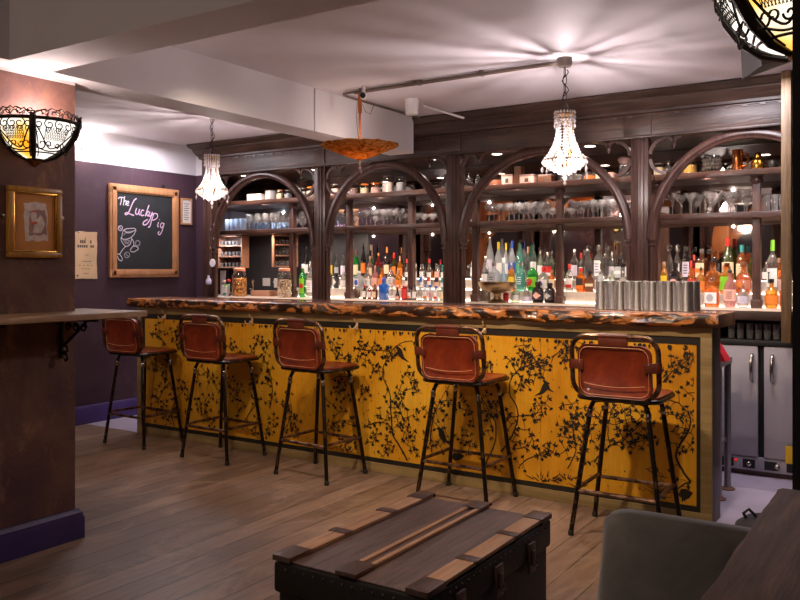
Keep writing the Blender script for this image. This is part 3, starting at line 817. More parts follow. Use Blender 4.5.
# shelves and slender posts
def shelf(x0, x1, z): return MB().box(x0, x1, YS - .07, YM - .005, z - .045, z, .008)
for i in range(4):
    x0, x1 = (PX[i] + .03, PX[i + 1] - .0) if i < 3 else (PX[3] + .0, PX[4])
    if i == 0: x0 = -6.49
    shelf(x0 + .002, x1 - .002, ZU).build('upper_shelf', 'back_bar_wood', bb)
    shelf(x0 + .002, x1 - .002, ZL).build('lower_shelf', 'back_bar_wood', bb)
for x in sorted(MIDX + [xY(u, YS) for u in (349.5, 476, 656)]):
    mb = MB().box(x - .027, x + .027, YS - .027, YS + .027, CT, ZU - .045, .006).box(x - .036, x + .036, YS - .036, YS + .036, CT, CT + .06, .006)
    mb.lathe([(.036, ZU - .10), (.044, ZU - .085), (.044, ZU - .07), (.036, ZU - .06), (.05, ZU - .046)], 14, (x, YS, 0))
    mb.build('slender_post', 'back_bar_upright', bb)
# bottle steps with lit front edges
ZB, ZC = 1.155, 1.245
for i in range(4):
    x0, x1 = PX[i] + .075, (PX[i + 1] - .075 if i < 3 else PX[4])
    if i == 0: x0 = xY(299.5, 6.25)
    MB().box(x0, x1, 6.20, 6.33, CT, ZB, .004).box(x0, x1, 6.33, YM - .004, CT, ZC, .004).build('bottle_step', 'pale_stone', bb)
    MB().box(x0, x1, 6.188, 6.198, CT + .001, CT + .007).box(x0, x1, 6.318, 6.328, ZB + .001, ZB + .007).box(x0, x1, YM - .014, YM - .006, ZC + .001, ZC + .007).build('led_strip', 'led_glow', bb, False)
# end post hanging by the black pier
MB().box(-.765, -.709, 5.46, 5.52, .885, 2.548, .006).build('end_post', 'end_post_wood', bb)
# recessed spots in the canopy
SPOTS = [(312, 5.95), (437, 5.95), (205 + 40, 5.95), (644, 5.95), (735, 5.95), (497, 5.95), (557, 6.0), (372, 5.95), (590, 5.95)]
for u, y in SPOTS:
    x = xY(u, y)
    s = MB().lathe([(.045, 2.262), (.05, 2.266), (.05, 2.276)], 20, (x, y, 0), capb=False).build('spot_ring', 'brushed_steel', bb)
    MB().lathe([(.038, 2.268), (.038, 2.274)], 16, (x, y, 0)).build('spot_lens', 'spot_glow', s)

# ------------------------------------------------------------------ fridges under the counter at the open end
fr = thing('bar_fridge', 'grey double-door bar fridge under the counter behind the bar end', 'fridge', (-.91, 5.66, 0))
MB().box(-.56, .56, .035, .60, .03, .84).build('body', 'fridge_black', fr, False)
MB().box(-.57, .57, -.01, .62, .842, .878, .004).build('worktop', 'fridge_black', fr)
for s in (-1, 1):
    x0, x1 = (-.55, -.018) if s < 0 else (.018, .55)
    d = MB().box(x0, x1, -.005, .034, .125, .838, .006).build('door', 'fridge_grey', fr)
    hx = x0 + .497 if s < 0 else x0 + .05
    pts = [(hx, -.006, .615), (hx, -.03, .63), (hx, -.042, .68), (hx, -.042, .72), (hx, -.03, .77), (hx, -.006, .785)]
    MB().tube(pts, .011, 10).build('handle', 'bare_steel', d)
g = MB().box(-.55, .55, .0, .034, .035, .120, .003).build('kick_grille', 'fridge_grey', fr)
for k in range(8):
    x = -.50 + k * .13; MB().box(x, x + .075, -.003, .002, .05, .105).build('vent_slot', 'fridge_black', g, False)
p = atY(734, 462, 5.655); MB().box(p.x + .91 + .003, p.x + .91 + .018, -.006, -.001, .088, .100).build('indicator_light', 'red_led', g, False)
for u in (749, 777):
    p = atY(u, 463, 5.65); MB().ball((p.x + .91, -.01, .078), .018, 10, 6).build('knob', 'bare_steel', g)
MB().box(-.555, .555, .03, .5, 0, .031).build('plinth', 'trunk_iron', fr, False)
o = MB().box(-.02, .02, -.004, .004, -.055, .055, .002).build('warning_tag', 'yellow_plastic'); p = atY(789, 455, 5.645); o.location = p; tag(o, 'yellow plastic tag hanging on the fridge door beside the black pier', 'tag')
# steel work table behind the bar with a red cloth
wt = thing('steel_work_table', 'steel work table standing behind the open end of the bar', 'table', (-1.03, 4.98, 0))
MB().box(-1.35, .02, -.035, .30, .765, .80, .004).build('table_top', 'dull_steel', wt)
for x in (-1.30, .0):
    for y in (0, .26):
        l = MB().tube([(x, y, .012), (x, y, .766)], .02, 12).build('leg', 'dull_steel', wt)
        MB().lathe([(.042, 0), (.044, .006), (.03, .014), (.021, .018)], 16, (x, y, 0)).build('foot', 'rust_metal', l)
MB().box(-1.30, 0, .01, .25, .30, .315).build('under_shelf', 'dull_steel', wt)
mb = MB(); q = [(-.14, 0), (.012, 0), (.0, .02), (-.03, .075), (-.05, .10), (-.09, .11), (-.13, .10)]
mb.prism(q, -.02, .12)
o = mb.build('red_cloth', 'red_cloth', None, True, 30); o.location = (-.998, 4.99, .8005); tag(o, 'red folded cloth heaped on the steel table behind the bar end', 'cloth')

# ------------------------------------------------------------------ glasses
def lathe_glass(name, label, cat, prof, mat, loc, group, seg=14, base=None):
    t = MB().lathe(prof, seg, capt=False).build(name, mat)
    t.location = loc
    return tag(t, label, cat, group)
def copy1(o, loc, label, group=None, rz=0):
    c = o.copy(); col.objects.link(c); c.location = loc; c['label'] = label
    if group: c['group'] = group
    return c
def open_prof(outer, th=.0022):
    return outer + [(max(r - th, .0005), z) for r, z in reversed(outer[1:])] 
TUMB = [(.030, 0), (.033, .004), (.037, .10)]
COUPE = [(.034, 0), (.033, .003), (.006, .008), (.0042, .02), (.0042, .085), (.008, .092), (.030, .102), (.044, .122), (.0455, .142), (.043, .15)]
WINE = [(.034, 0), (.033, .003), (.006, .007), (.004, .02), (.004, .07), (.012, .08), (.036, .105), (.041, .13), (.037, .165), (.034, .178)]
MART = [(.036, 0), (.035, .003), (.006, .008), (.0042, .02), (.0042, .09), (.008, .097), (.056, .158)]
def glass_proto(name, prof, mat, stem=None):
    t = thing(name, 'x', 'glass', (0, 0, 0))
    if stem is None:
        MB().lathe(prof + [(r - .002, max(z, .008)) for r, z in reversed(prof[1:])], 14, capt=False).build('bowl', mat, t)
    else:
        MB().lathe(prof[stem:], 16, capb=False, capt=False).build('bowl', mat, t)
        MB().lathe(prof[:stem + 1], 12, capt=False).build('stem', mat, t)
    return t
coupe = glass_proto('coupe_glass', COUPE, 'dusty_glass', 5)
wineg = glass_proto('wine_glass', WINE, 'dusty_glass', 5)
mart = glass_proto('martini_glass', MART, 'dusty_glass', 5)
tumb = glass_proto('tumbler', TUMB, 'dusty_glass')
tumb2 = glass_proto('tumbler', [(.030, 0), (.034, .005), (.036, .125)], 'bluish_glass')
coupe_used = {}
def place_row(proto, us, Y, z, txt, group, sc=1.):
    """glasses of one kind along a shelf, told apart by their turn in the row"""
    xs_ = [xY(u, Y) for u in us]
    dia = {'coupe_glass': .0915, 'wine_glass': .0825, 'martini_glass': .1125, 'tumbler': .0745}[proto.name.split('.')[0]]
    wide = min([sc] + [.965 * (b - a) / dia for a, b in zip(xs_, xs_[1:])])
    for k, u in enumerate(us):
        lab = txt % ORD[k]
        x = xs_[k]
        if proto.name not in coupe_used:
            coupe_used[proto.name] = 1; o = proto; o.location = (x, Y, z); o['label'] = lab; o['group'] = group; o.scale = (wide, wide, sc)
        else:
            dup(proto, (x, Y, z), rnd.uniform(0, 6), lab, group, (wide, wide, sc))
YF, YBk = 6.20, 6.36
place_row(tumb2, [228, 233, 238.5, 243.5], YF, ZL, 'bluish tall tumbler, %s in the front row beside the first arch foot', 'bluish tumblers')
place_row(tumb2, [231, 236, 241.5], YBk, ZL, 'bluish tall tumbler, %s in the row behind, beside the first arch foot', 'bluish tumblers')
place_row(wineg, [249.5, 257.5, 265.5, 273.5, 281, 287.5], YF, ZL, 'rounded wine glass, %s in front on the lower shelf under the first arch', 'wine glasses', .95)
place_row(wineg, [253, 261, 269, 277], YBk, ZL, 'rounded wine glass, %s in the back row under the first arch', 'wine glasses', .95)
place_row(wineg, [302, 309.5], YF, ZL, 'rounded wine glass beside the second pillar, %s from the slender post', 'wine glasses', .95)
place_row(coupe, [333, 340], YF, ZL, 'coupe glass just past the second pillar, %s of the pair', 'coupe glasses')
place_row(coupe, [358, 366.5, 375, 383.5, 392, 400, 405.5][:6], YF, ZL, 'coupe glass, %s in the front row under the second arch', 'coupe glasses')
place_row(coupe, [362, 370.5, 379, 387.5, 396], YBk, ZL, 'coupe glass, %s in the back row under the second arch', 'coupe glasses')
place_row(coupe, [489, 499, 509, 519, 529, 539, 549], YF, ZL, 'coupe glass, %s in the front row between the third pillar and slender post', 'coupe glasses')
place_row(coupe, [494, 504, 514, 524, 534, 544], YBk, ZL, 'coupe glass, %s in the back row between the third pillar and slender post', 'coupe glasses')
place_row(coupe, [574, 583.5, 593, 602.5, 612, 621.5], YF, ZL, 'coupe glass, %s in the front row beside the fourth pillar', 'coupe glasses', .95)
place_row(coupe, [578, 588, 598, 608, 618], YBk, ZL, 'coupe glass, %s in the back row beside the fourth pillar', 'coupe glasses', .95)
place_row(mart, [672.5, 691, 710, 728, 744.5], YF, ZL, 'martini glass, %s in the front row under the fourth arch', 'martini glasses')
place_row(mart, [681, 700, 719, 736.5], YBk, ZL, 'martini glass, %s in the back row under the fourth arch', 'martini glasses')
place_row(tumb, [767, 775, 783], YF, ZL, 'ribbed clear tumbler, %s on the lower shelf past the last slender post', 'tumblers', 1.2)
place_row(tumb, [731.5, 740.5, 750, 758.5, 767.5, 776.5], 5.76, .878, 'upturned clear tumbler, %s on the fridge top under the counter', 'tumblers', 1.0)
o = MB().box(-.07, .07, -.06, .06, 0, .012, .004).box(-.06, .066, -.055, .05, .0125, .024, .004).build('napkin_stack', 'white_paper'); tag(o, 'small pile of white napkins on the lower shelf beside the third pillar', 'napkins'); o.location = (xY(467, 6.2), 6.2, ZL)

# spice-rack style glass racks in the first bay
sg_mb = MB().lathe([(.0110, 0), (.0125, .003), (.0148, .045), (.0130, .045), (.0112, .006), (.001, .005)], 10, capt=False)
shot = None
def glass_rack(x0, x1, y, z0, z1, label, n, gtxt, rz=0.):
    global shot
    t = thing('glass_rack', label, 'rack', ((x0 + x1) / 2, y, z0), rz)
    w = (x1 - x0) / 2; h = z1 - z0; dp = .055
    MB().box(-w, -w + .012, -dp, dp, 0, h, .002).build('side_panel', 'pale_shelf_wood', t)
    MB().box(w - .012, w, -dp, dp, 0, h, .002).build('side_panel', 'pale_shelf_wood', t)
    MB().box(-w + .012, w - .012, dp - .01, dp, 0, h).build('back_panel', 'back_bar_wood', t, False)
    for k in range(4): MB().box(-w + .0122, w - .0122, -dp, dp - .0102, h * k / 3 - (.012 if k == 3 else 0), h * k / 3 + (0 if k == 3 else .012), .002).build('shelf_board', 'pale_shelf_wood', t)
    for k in range(3):
        for j in range(n):
            lx, ly = -w + .012 + (2 * w - .024) * (j + .5) / n, -.025
            loc = ((x0 + x1) / 2 + lx * math.cos(rz) - ly * math.sin(rz), y + lx * math.sin(rz) + ly * math.cos(rz), z0 + h * k / 3 + .0125)
            lab = gtxt % (ORD[j], ('lowest', 'middle', 'top')[k])
            if shot is None: shot = sg_mb.build('shot_glass', 'dusty_glass'); shot.location = loc; tag(shot, lab, 'glass', 'shot glasses in the wooden racks')
            else: copy1(shot, loc, lab)
Yr = 6.25
glass_rack(xY(221.5, Yr), xY(245.5, Yr), Yr, atY(230, 268, Yr - .1).z, ZL - .046, 'three-tier wooden rack of shot glasses beside the first arch foot', 6, 'shot glass, %s on the %s tier of the rack by the arch foot')
glass_rack(xY(281, Yr) - .125, xY(281, Yr) + .125, Yr + .06, atY(280, 267, Yr - .1).z, ZL - .05, 'brown-sided wooden rack of shot glasses near the second pillar', 6, 'shot glass, %s on the %s tier of the rack near the second pillar', R(52))

# ------------------------------------------------------------------ bottles
ROWS = {'A': (6.135, CT, 'front'), 'B': (6.262, ZB, 'middle'), 'C': (6.44, ZC, 'back')}
def sqlathe(mb, prof, seg, sq, sx=1., sy=1., a0=0, a1=2 * PI):
    s = len(mb.v); mb.lathe(prof, seg, a0=a0, a1=a1)
    if sq:
        for i in range(s, len(mb.v)):
            x, y, z = mb.v[i]; r = math.hypot(x, y)
            if r > 1e-5:
                k = (abs(x / r) ** 5 + abs(y / r) ** 5) ** (-1 / 5)
                mb.v[i] = (x * (1 + (k - 1) * sq), y * (1 + (k - 1) * sq), z)
    for i in range(s, len(mb.v)):
        x, y, z = mb.v[i]; mb.v[i] = (x * sx, y * sy, z)
    return mb
SHAPES = {   # body outline (share of half width, share of height), neck half width share, height where the cap starts, squareness, depth, label band
    'std': ([(.94, 0), (1, .015), (1, .56), (.93, .62), (.62, .70), (.36, .76), (.32, .80), (.32, .92)], .34, .90, 0, 1, (.14, .48)),
    'tall': ([(.92, 0), (1, .012), (1, .50), (.86, .60), (.52, .72), (.34, .80), (.32, .93)], .34, .91, 0, 1, (.16, .44)),
    'square': ([(.95, 0), (1, .015), (1, .62), (.92, .67), (.42, .73), (.36, .76), (.36, .88)], .40, .86, .9, .9, (.12, .56)),
    'flask': ([(.92, 0), (1, .02), (1, .52), (.94, .60), (.62, .69), (.30, .74), (.28, .86)], .33, .84, .5, .55, (.12, .50)),
    'round': ([(.72, 0), (.92, .03), (1, .22), (1, .42), (.86, .56), (.42, .68), (.30, .73), (.30, .88)], .36, .86, 0, .8, (.16, .44)),
    'cone': ([(.96, 0), (1, .02), (.92, .12), (.62, .40), (.34, .60), (.26, .66), (.26, .86)], .40, .84, 0, 1, (.05, .25)),
    'slim': ([(.94, 0), (1, .015), (1, .62), (.8, .70), (.45, .76), (.42, .88)], .46, .86, 0, 1, (.14, .56)),
    'can': ([(.9, 0), (1, .03), (1, .78), (.7, .86), (.6, .88), (.6, .9)], .66, .86, 0, 1, (.10, .70)),
}
CAPM = {'black': 'black_plastic', 'steel': 'brushed_steel', 'cork': 'pale_shelf_wood', 'gold': 'gold_metal', 'red': 'paper_red', 'blue': 'paper_blue', 'yellow': 'paper_yellow', 'teal': 'paper_teal', 'green': 'paper_green', 'copper': 'copper_metal', 'white': 'paper_white', 'glass': 'clear_glass', 'orange': 'paper_orange', 'pink': 'paper_pink', 'brown': 'paper_brown', 'silver': 'brushed_steel'}
def make_bottle(label, loc, w, h, shape, bodyc, labc, capc, mark=None, group=None, turn=None):
    prof, neck, capz, sq, sy, lb = SHAPES[shape]; r = w / 2
    t = thing('bottle', label, 'bottle', loc, turn if turn is not None else rnd.uniform(-.35, .1), group)
    mb = MB(); sqlathe(mb, [(r * a, h * b) for a, b in prof], 18, sq, 1, sy); mb.build('glass_body', 'bottle_' + bodyc, t)
    nr = max(r * neck, .0085)
    if capc == 'pourer':
        mb = MB().lathe([(nr * 1.0, h * capz - .004), (nr * 1.02, h * capz + .012), (nr * .5, h * capz + .02), (nr * .3, h * capz + .028), (nr * .3, h * 1.0), (.002, h + .004)], 10)
        mb.build('pourer', 'black_plastic', t)
    elif capc == 'spout':
        mb = MB().lathe([(nr * 1.0, h * capz - .004), (nr * 1.02, h * capz + .012), (nr * .5, h * capz + .02), (nr * .3, h * capz + .028), (nr * .3, h * 1.0), (.002, h + .004)], 10)
        mb.build('pourer', 'brushed_steel', t)
    elif capc == 'glass':
        mb = MB().ball((0, 0, h * (capz + 1) / 2 + .004), h * (1.02 - capz) / 2 + .004, 10, 8); mb.build('stopper', 'clear_glass', t)
    else:
        z0 = h * (capz - .10) if shape in ('std', 'tall') else h * capz
        MB().lathe([(nr * 1.06, z0), (nr * 1.1, z0 + .002), (nr * 1.08, h - .003), (nr * .9, h)], 12).build('cap', CAPM[capc], t)
    if labc:
        mb = MB(); a0, a1 = R(-168), R(-12)
        if sq > .7: a0, a1 = R(-132), R(-48)
        if sq == .5: a0, a1 = R(-140), R(-40)
        sqlathe(mb, [(r * 1.0 + .0012, h * lb[0]), (r * 1.0 + .0012, h * lb[1])], 14, sq, 1, sy + .0012 * (1 - sy) / r, a0, a1)
        lab = mb.build('paper_label', 'paper_' + labc, t)
        if mark:
            kind, mc = mark; zc = h * (lb[0] + lb[1]) / 2; hh = h * (lb[1] - lb[0]) / 2; mb = MB(); y = -r * sy - .0022 if sq else 0
            def onlab(x, z):                       # a point on the curved front of the label
                if sq: return (x, y, z)
                x = max(-r * .95, min(r * .95, x)); return (x, -math.sqrt(max((r + .0022) ** 2 - x * x, 1e-8)), z)
            def cols(wx, hz):                      # columns across the curved label, hz(x) = half height
                xs_ = [wx * (-1 + k / 5) for k in range(11)]
                mb.add([onlab(x, zc + hz(x)) for x in xs_] + [onlab(x, zc - hz(x)) for x in xs_], [(k, k + 1, 12 + k, 11 + k) for k in range(10)])
            if kind == 'diamond': cols(r * .78, lambda x: hh * .8 * (1 - abs(x) / (r * .78)) + 1e-5)
            elif kind == 'disc': rd = min(hh, r) * .7; cols(rd, lambda x: math.sqrt(max(rd * rd - x * x, 0)) + 1e-5)
            elif kind == 'band':
                xs_ = [-r * .9 + r * .2 * k for k in range(10)]; mb.add([onlab(x, zc + hh * .25) for x in xs_] + [onlab(x, zc - hh * .35) for x in xs_], [(k, k + 1, 11 + k, 10 + k) for k in range(9)])
            elif kind == 'lower':
                xs_ = [-r * .9 + r * .2 * k for k in range(10)]; mb.add([onlab(x, zc - hh * .3) for x in xs_] + [onlab(x, zc - hh * .98) for x in xs_], [(k, k + 1, 11 + k, 10 + k) for k in range(9)])
            elif kind == 'lines':
                for q in (.55, .2, -.15, -.5):
                    xs_ = [-r * .5 + r * .25 * k for k in range(5)]; mb.add([onlab(x, zc + hh * (q + .06)) for x in xs_] + [onlab(x, zc + hh * (q - .06)) for x in xs_], [(k, k + 1, 6 + k, 5 + k) for k in range(4)])
            elif kind == 'L':
                for x0, x1, z0, z1 in ((-.35, -.12, -.6, .6), (-.12, .4, -.6, -.38), (-.5, .02, .5, .6)):
                    mb.add([onlab(r * x0, zc + hh * z1), onlab(r * x1, zc + hh * z1), onlab(r * x1, zc + hh * z0), onlab(r * x0, zc + hh * z0)], [(0, 1, 2, 3)])
            mb.build('label_mark', 'paper_' + mc, lab, False)
    return t
WORDS = {'skyblue': 'sky-blue', 'palegreen': 'pale green', 'olive': 'dark olive'}
CAPW = {'pourer': 'black-spouted', 'spout': 'steel-spouted', 'glass': 'glass-stoppered', 'cork': 'corked'}
def bottles(items, arch, extra='', ya=None):
    """items: (pixel column, pixel top, pixel width, row, shape, body, label, cap, mark)"""
    for row in 'ABC':
        Y, z, rw = ROWS[row]
        if row == 'A' and ya: Y = ya
        its = sorted([i for i in items if i[3] == row], key=lambda i: i[0])
        xs_ = [xY(i[0], Y) for i in its]; ws = [i[2] * pxm(i[0], Y) for i in its]
        for k in range(len(its) - 1):
            gap = xs_[k + 1] - xs_[k]; need = (ws[k] + ws[k + 1]) / 2 + .003
            if gap < need: f = gap / need; ws[k] *= f; ws[k + 1] *= f
        for k, it in enumerate(its):
            u, vt, wp, _, shp, b, l, c = it[:8]; mk = it[8] if len(it) > 8 else None
            h = atY(u, vt, Y).z - z; w = min(ws[k] * .97, .115)
            lab = f"{CAPW.get(c, c + '-capped')} {WORDS.get(b, b)} bottle" + (f" with {l} label" if l else '') + f", {ORD[k]} in the {rw} row {extra or 'under the ' + arch + ' arch'}"
            make_bottle(lab, (xs_[k], Y, z), w, h, shp, b, l, c, mk, f'spirit bottles under the {arch} arch')
bottles([
    (669.5, 246, 10, 'C', 'round', 'clear', None, 'glass'), (677, 245, 7, 'C', 'std', 'clear', 'white', 'steel'), (687, 247, 13, 'C', 'square', 'dark', 'lilac', 'black', ('lines', 'dark')),
    (694, 255, 7, 'C', 'std', 'red', 'red', 'red'), (702, 249, 15, 'C', 'square', 'brown', 'cream', 'steel', ('band', 'orange')), (714.5, 251, 12, 'C', 'std', 'dark', 'dark', 'copper'),
    (728, 238, 12, 'C', 'tall', 'olive', 'cream', 'red', ('disc', 'copper')), (742, 245, 14, 'C', 'std', 'amber', 'cream', 'teal', ('lines', 'brown')), (751, 252, 6, 'C', 'slim', 'olive', None, 'black'),
    (664, 262, 7, 'B', 'slim', 'honey', 'yellow', 'cork'), (675.5, 263, 12, 'B', 'square', 'dark', 'dark', 'black', ('disc', 'pink')), (691, 261, 7, 'B', 'tall', 'amber', 'red', 'red'),
    (701, 268, 10, 'B', 'std', 'honey', 'orange', 'pourer'), (713, 262, 14, 'B', 'square', 'amber', None, 'copper'), (727, 263, 12, 'B', 'square', 'honey', 'green', 'copper', ('lower', 'green')), (743.5, 262, 16, 'B', 'round', 'amber', 'copper', 'brown', ('disc', 'orange')),
    (712, 278, 16, 'A', 'flask', 'orange', 'white', 'glass', ('disc', 'grey')), (730, 267, 13, 'A', 'round', 'pink', 'pink', 'pourer', ('lines', 'brown')), (743, 282, 12, 'A', 'round', 'clear', 'lilac', 'glass', ('lines', 'grey')), (699, 281, 9, 'A', 'round', 'clear', None, 'glass'),
    (771.5, 279, 13, 'A', 'round', 'honey', 'orange', 'black'), (783.5, 284, 7, 'A', 'slim', 'amber', None, 'cork'),
    (772.5, 240, 14, 'B', 'std', 'clear', 'white', 'green', ('L', 'black')), (782, 263, 8, 'B', 'std', 'amber', 'pink', 'copper'),
    (779, 258, 8, 'C', 'std', 'amber', 'orange', 'cork'), (767, 262, 9, 'C', 'std', 'clear', 'white', 'steel'),
], 'fourth')
bottles([
    (574.5, 249, 9, 'C', 'std', 'clear', 'lilac', 'steel'), (581, 253, 6, 'C', 'std', 'clear', 'white', 'red'), (588.5, 247, 13, 'C', 'round', 'clear', None, 'glass'), (599, 245, 11, 'C', 'square', 'clear', 'white', 'steel', ('lines', 'blue')),
    (606, 243, 6, 'C', 'slim', 'clear', None, 'pourer'), (612, 252, 10, 'C', 'std', 'clear', 'lilac', 'steel', ('lines', 'dark')), (620, 256, 11, 'C', 'square', 'dark', 'grey', 'black', ('band', 'white')), (628, 252, 6, 'C', 'std', 'clear', 'white', 'steel'),
    (569.5, 264, 8, 'B', 'std', 'clear', 'white', 'red', ('lower', 'red')), (581, 268, 10, 'B', 'square', 'orange', 'dark', 'red', ('lower', 'orange')), (590, 271, 10, 'B', 'square', 'brown', 'brown', 'black', ('band', 'cream')),
    (600, 270, 8, 'B', 'std', 'frosted', 'lilac', 'steel'), (612, 267, 12, 'B', 'cone', 'palegreen', 'white', 'glass'), (623, 271, 9, 'B', 'flask', 'clear', 'white', 'steel', ('lines', 'grey')),
    (473, 254, 5, 'C', 'std', 'frosted', 'white', 'steel'),
    (490, 234, 8, 'C', 'tall', 'frosted', 'lilac', 'spout'), (498.5, 242, 8.5, 'C', 'tall', 'frosted', 'white', 'yellow'), (506, 243, 6, 'C', 'tall', 'frosted', 'white', 'yellow'), (512, 241, 9, 'C', 'tall', 'frosted', 'blue', 'blue', ('lower', 'orange')),
    (520, 240, 9, 'C', 'tall', 'teal', 'teal', 'pourer', ('lines', 'green')), (528, 247, 7, 'C', 'std', 'clear', None, 'cork'), (534, 243, 6, 'C', 'std', 'clear', 'white', 'pourer'), (540.5, 250, 7, 'C', 'std', 'palegreen', 'white', 'steel'), (548, 252, 10, 'C', 'std', 'clear', 'red', 'silver', ('lower', 'white')),
    (485.5, 256, 8, 'B', 'std', 'clear', 'white', 'steel'), (494, 262, 11, 'B', 'square', 'frosted', 'grey', 'steel', ('lines', 'dark')), (503.5, 258, 9, 'B', 'cone', 'skyblue', 'blue', 'white'), (511.5, 262, 7, 'B', 'std', 'honey', 'yellow', 'steel'),
    (521, 262, 9, 'B', 'slim', 'teal', 'teal', 'steel', ('lines', 'white')), (532.5, 262, 12, 'B', 'std', 'green', 'green', 'white', ('disc', 'red')), (543.5, 267, 11, 'B', 'std', 'clear', 'white', 'red', ('disc', 'purple')), (552, 270, 6, 'B', 'slim', 'amber', 'cream', 'cork'),
    (506, 292, 6, 'A', 'can', 'red', 'red', 'red'), (515.5, 287, 9, 'A', 'std', 'palegreen', 'white', 'steel'), (526.5, 279, 11, 'A', 'cone', 'clear', 'lilac', 'glass'), (538, 282, 12, 'A', 'slim', 'dark', 'dark', 'black', ('diamond', 'pink')), (550, 283, 11, 'A', 'slim', 'dark', 'dark', 'black', ('diamond', 'silver')),
], 'third')
bottles([
    (330.5, 251, 6, 'C', 'std', 'clear', 'yellow', 'steel'), (337, 255, 5.5, 'C', 'std', 'clear', 'grey', 'pourer'), (343.5, 252, 6, 'C', 'std', 'clear', 'lilac', 'pourer'),
    (329.5, 273, 6, 'B', 'can', 'dark', 'dark', 'black', ('diamond', 'pink')), (336.5, 273, 6.5, 'B', 'can', 'dark', 'dark', 'black', ('diamond', 'white')), (343.5, 272, 6, 'B', 'std', 'clear', 'white', 'steel'),
    (356.5, 250, 6.5, 'C', 'std', 'green', 'cream', 'brown'), (363.5, 243, 5.5, 'C', 'tall', 'dark', 'orange', 'pourer'), (370, 256, 6, 'C', 'std', 'pink', 'cream', 'cork'), (378.5, 253, 7, 'C', 'std', 'red', 'dark', 'copper'), (387, 247, 6.5, 'C', 'tall', 'dark', 'cream', 'orange'),
    (394, 253, 6, 'C', 'std', 'olive', 'orange', 'red'), (400, 256, 6, 'C', 'std', 'orange', 'orange', 'cork'),
    (359, 271, 9, 'B', 'square', 'frosted', 'white', 'white', ('disc', 'blue')), (367.5, 268, 7, 'B', 'std', 'clear', 'white', 'steel', ('lines', 'dark')), (375, 266, 6.5, 'B', 'std', 'pink', 'pink', 'cork'), (381.5, 268, 6, 'B', 'std', 'orange', 'orange', 'gold'), (391, 264, 7, 'B', 'std', 'clear', 'white', 'pourer', ('lines', 'dark')), (398.5, 270, 7, 'B', 'std', 'honey', 'orange', 'cork'),
    (364.5, 285, 5, 'A', 'slim', 'dark', 'white', 'red'), (369.5, 286, 4.5, 'A', 'slim', 'red', 'white', 'white'), (375, 284, 7, 'A', 'flask', 'brown', 'cream', 'copper'), (384, 278, 9.5, 'A', 'square', 'blue', None, 'blue'), (392, 283, 5, 'A', 'cone', 'clear', 'white', 'pink'), (397.5, 285, 6, 'A', 'cone', 'dark', 'pink', 'pink'), (404.5, 284, 6.5, 'A', 'can', 'red', 'red', 'pink'),
    (409.5, 286, 4, 'A', 'slim', 'clear', 'white', 'black', ('lower', 'orange')), (414.5, 285, 4.5, 'A', 'slim', 'clear', 'white', 'black'), (420, 283, 4.5, 'A', 'tall', 'clear', None, 'glass'), (425.2, 285, 4.8, 'A', 'slim', 'frosted', 'white', 'blue', ('lower', 'orange')), (430.5, 285, 4.8, 'A', 'slim', 'frosted', 'pink', 'blue', ('lines', 'blue')), (436, 286, 5, 'A', 'slim', 'frosted', 'white', 'blue', ('lower', 'red')), (441.7, 285, 5, 'A', 'slim', 'palegreen', 'cream', 'white', ('lines', 'grey')),
    (407.2, 259, 4.6, 'B', 'slim', 'clear', 'white', 'red', ('band', 'dark')), (414.8, 264, 5, 'B', 'can', 'clear', 'white', 'white', ('band', 'dark')), (422, 264, 5, 'B', 'can', 'clear', 'white', 'silver', ('band', 'blue')), (429.3, 259, 5, 'B', 'slim', 'clear', 'white', 'red', ('band', 'red')), (437, 264, 5.2, 'B', 'can', 'clear', 'pink', 'silver', ('band', 'dark')), (443.5, 265, 5.2, 'B', 'can', 'teal', 'white', 'teal', ('band', 'teal')),
], 'second', ya=6.035)
# first bay: the few bottles beside the second pillar, and by the arch foot
bottles([(303, 264, 7, 'A', 'square', 'green', 'green', 'white', ('disc', 'red')), (310.5, 262, 8, 'A', 'std', 'clear', 'white', 'steel', ('lines', 'grey')), (306.5, 247, 5, 'C', 'tall', 'dark', 'white', 'pourer'), (313, 247, 5, 'C', 'tall', 'clear', 'white', 'steel')], 'first')

# ------------------------------------------------------------------ jars, boxes and bar tools
def jar(name, label, cat, loc, w, h, lidm, fill=None, fillh=.7, sq=0, glass='clear_glass', group=None, clip=False):
    t = thing(name, label, cat, loc, rnd.uniform(-.2, .2), group); r = w / 2
    mb = MB(); sqlathe(mb, [(r * .9, 0), (r, h * .03), (r, h * .74), (r * .93, h * .80), (r * .80, h * .84), (r * .80, h * .90)], 20, sq); mb.build('glass_body', glass, t)
    mb = MB().lathe([(r * .84, h * .885), (r * .88, h * .895), (r * .88, h * .97), (r * .7, h)], 20); mb.build('lid', lidm, t)
    if clip: MB().tube([(-r * .9, 0, h * .9), (-r * 1.02, 0, h * .8), (-r * 1.02, -.01, h * .72)], .002, 6).tube([(r * .9, 0, h * .9), (r * 1.02, 0, h * .8), (r * 1.02, -.01, h * .72)], .002, 6).build('wire_clip', 'bare_steel', t)
    if fill:
        mb = MB(); sqlathe(mb, [(r * .86, h * .02), (r * .94, h * .05), (r * .94, h * fillh), (r * .4, h * fillh + .008)], 18, sq); f = mb.build('contents', fill, t)
    return t
def m_snack(name, a, b, gap, sc):
    m, nt, out = newmat(name)
    v = N(nt, 'ShaderNodeTexVoronoi'); v.inputs['Scale'].default_value = sc
    nt.links.new(coords(nt), v.inputs['Vector'])
    n = noise(nt, coords(nt), sc * .8, 2)
    c = ramp(nt, n, [(.35, a), (.65, b)])
    c = mixc(nt, ramp(nt, v.outputs['Distance'], [(.3, (0, 0, 0)), (.75, (.9, .9, .9))]), c, gap)
    bsdf(nt, out, c, .6, 0, v.outputs['Distance'], .6)
m_snack('orange_crackers', srgb(240, 150, 60), srgb(252, 190, 100), srgb(120, 50, 10), 42)
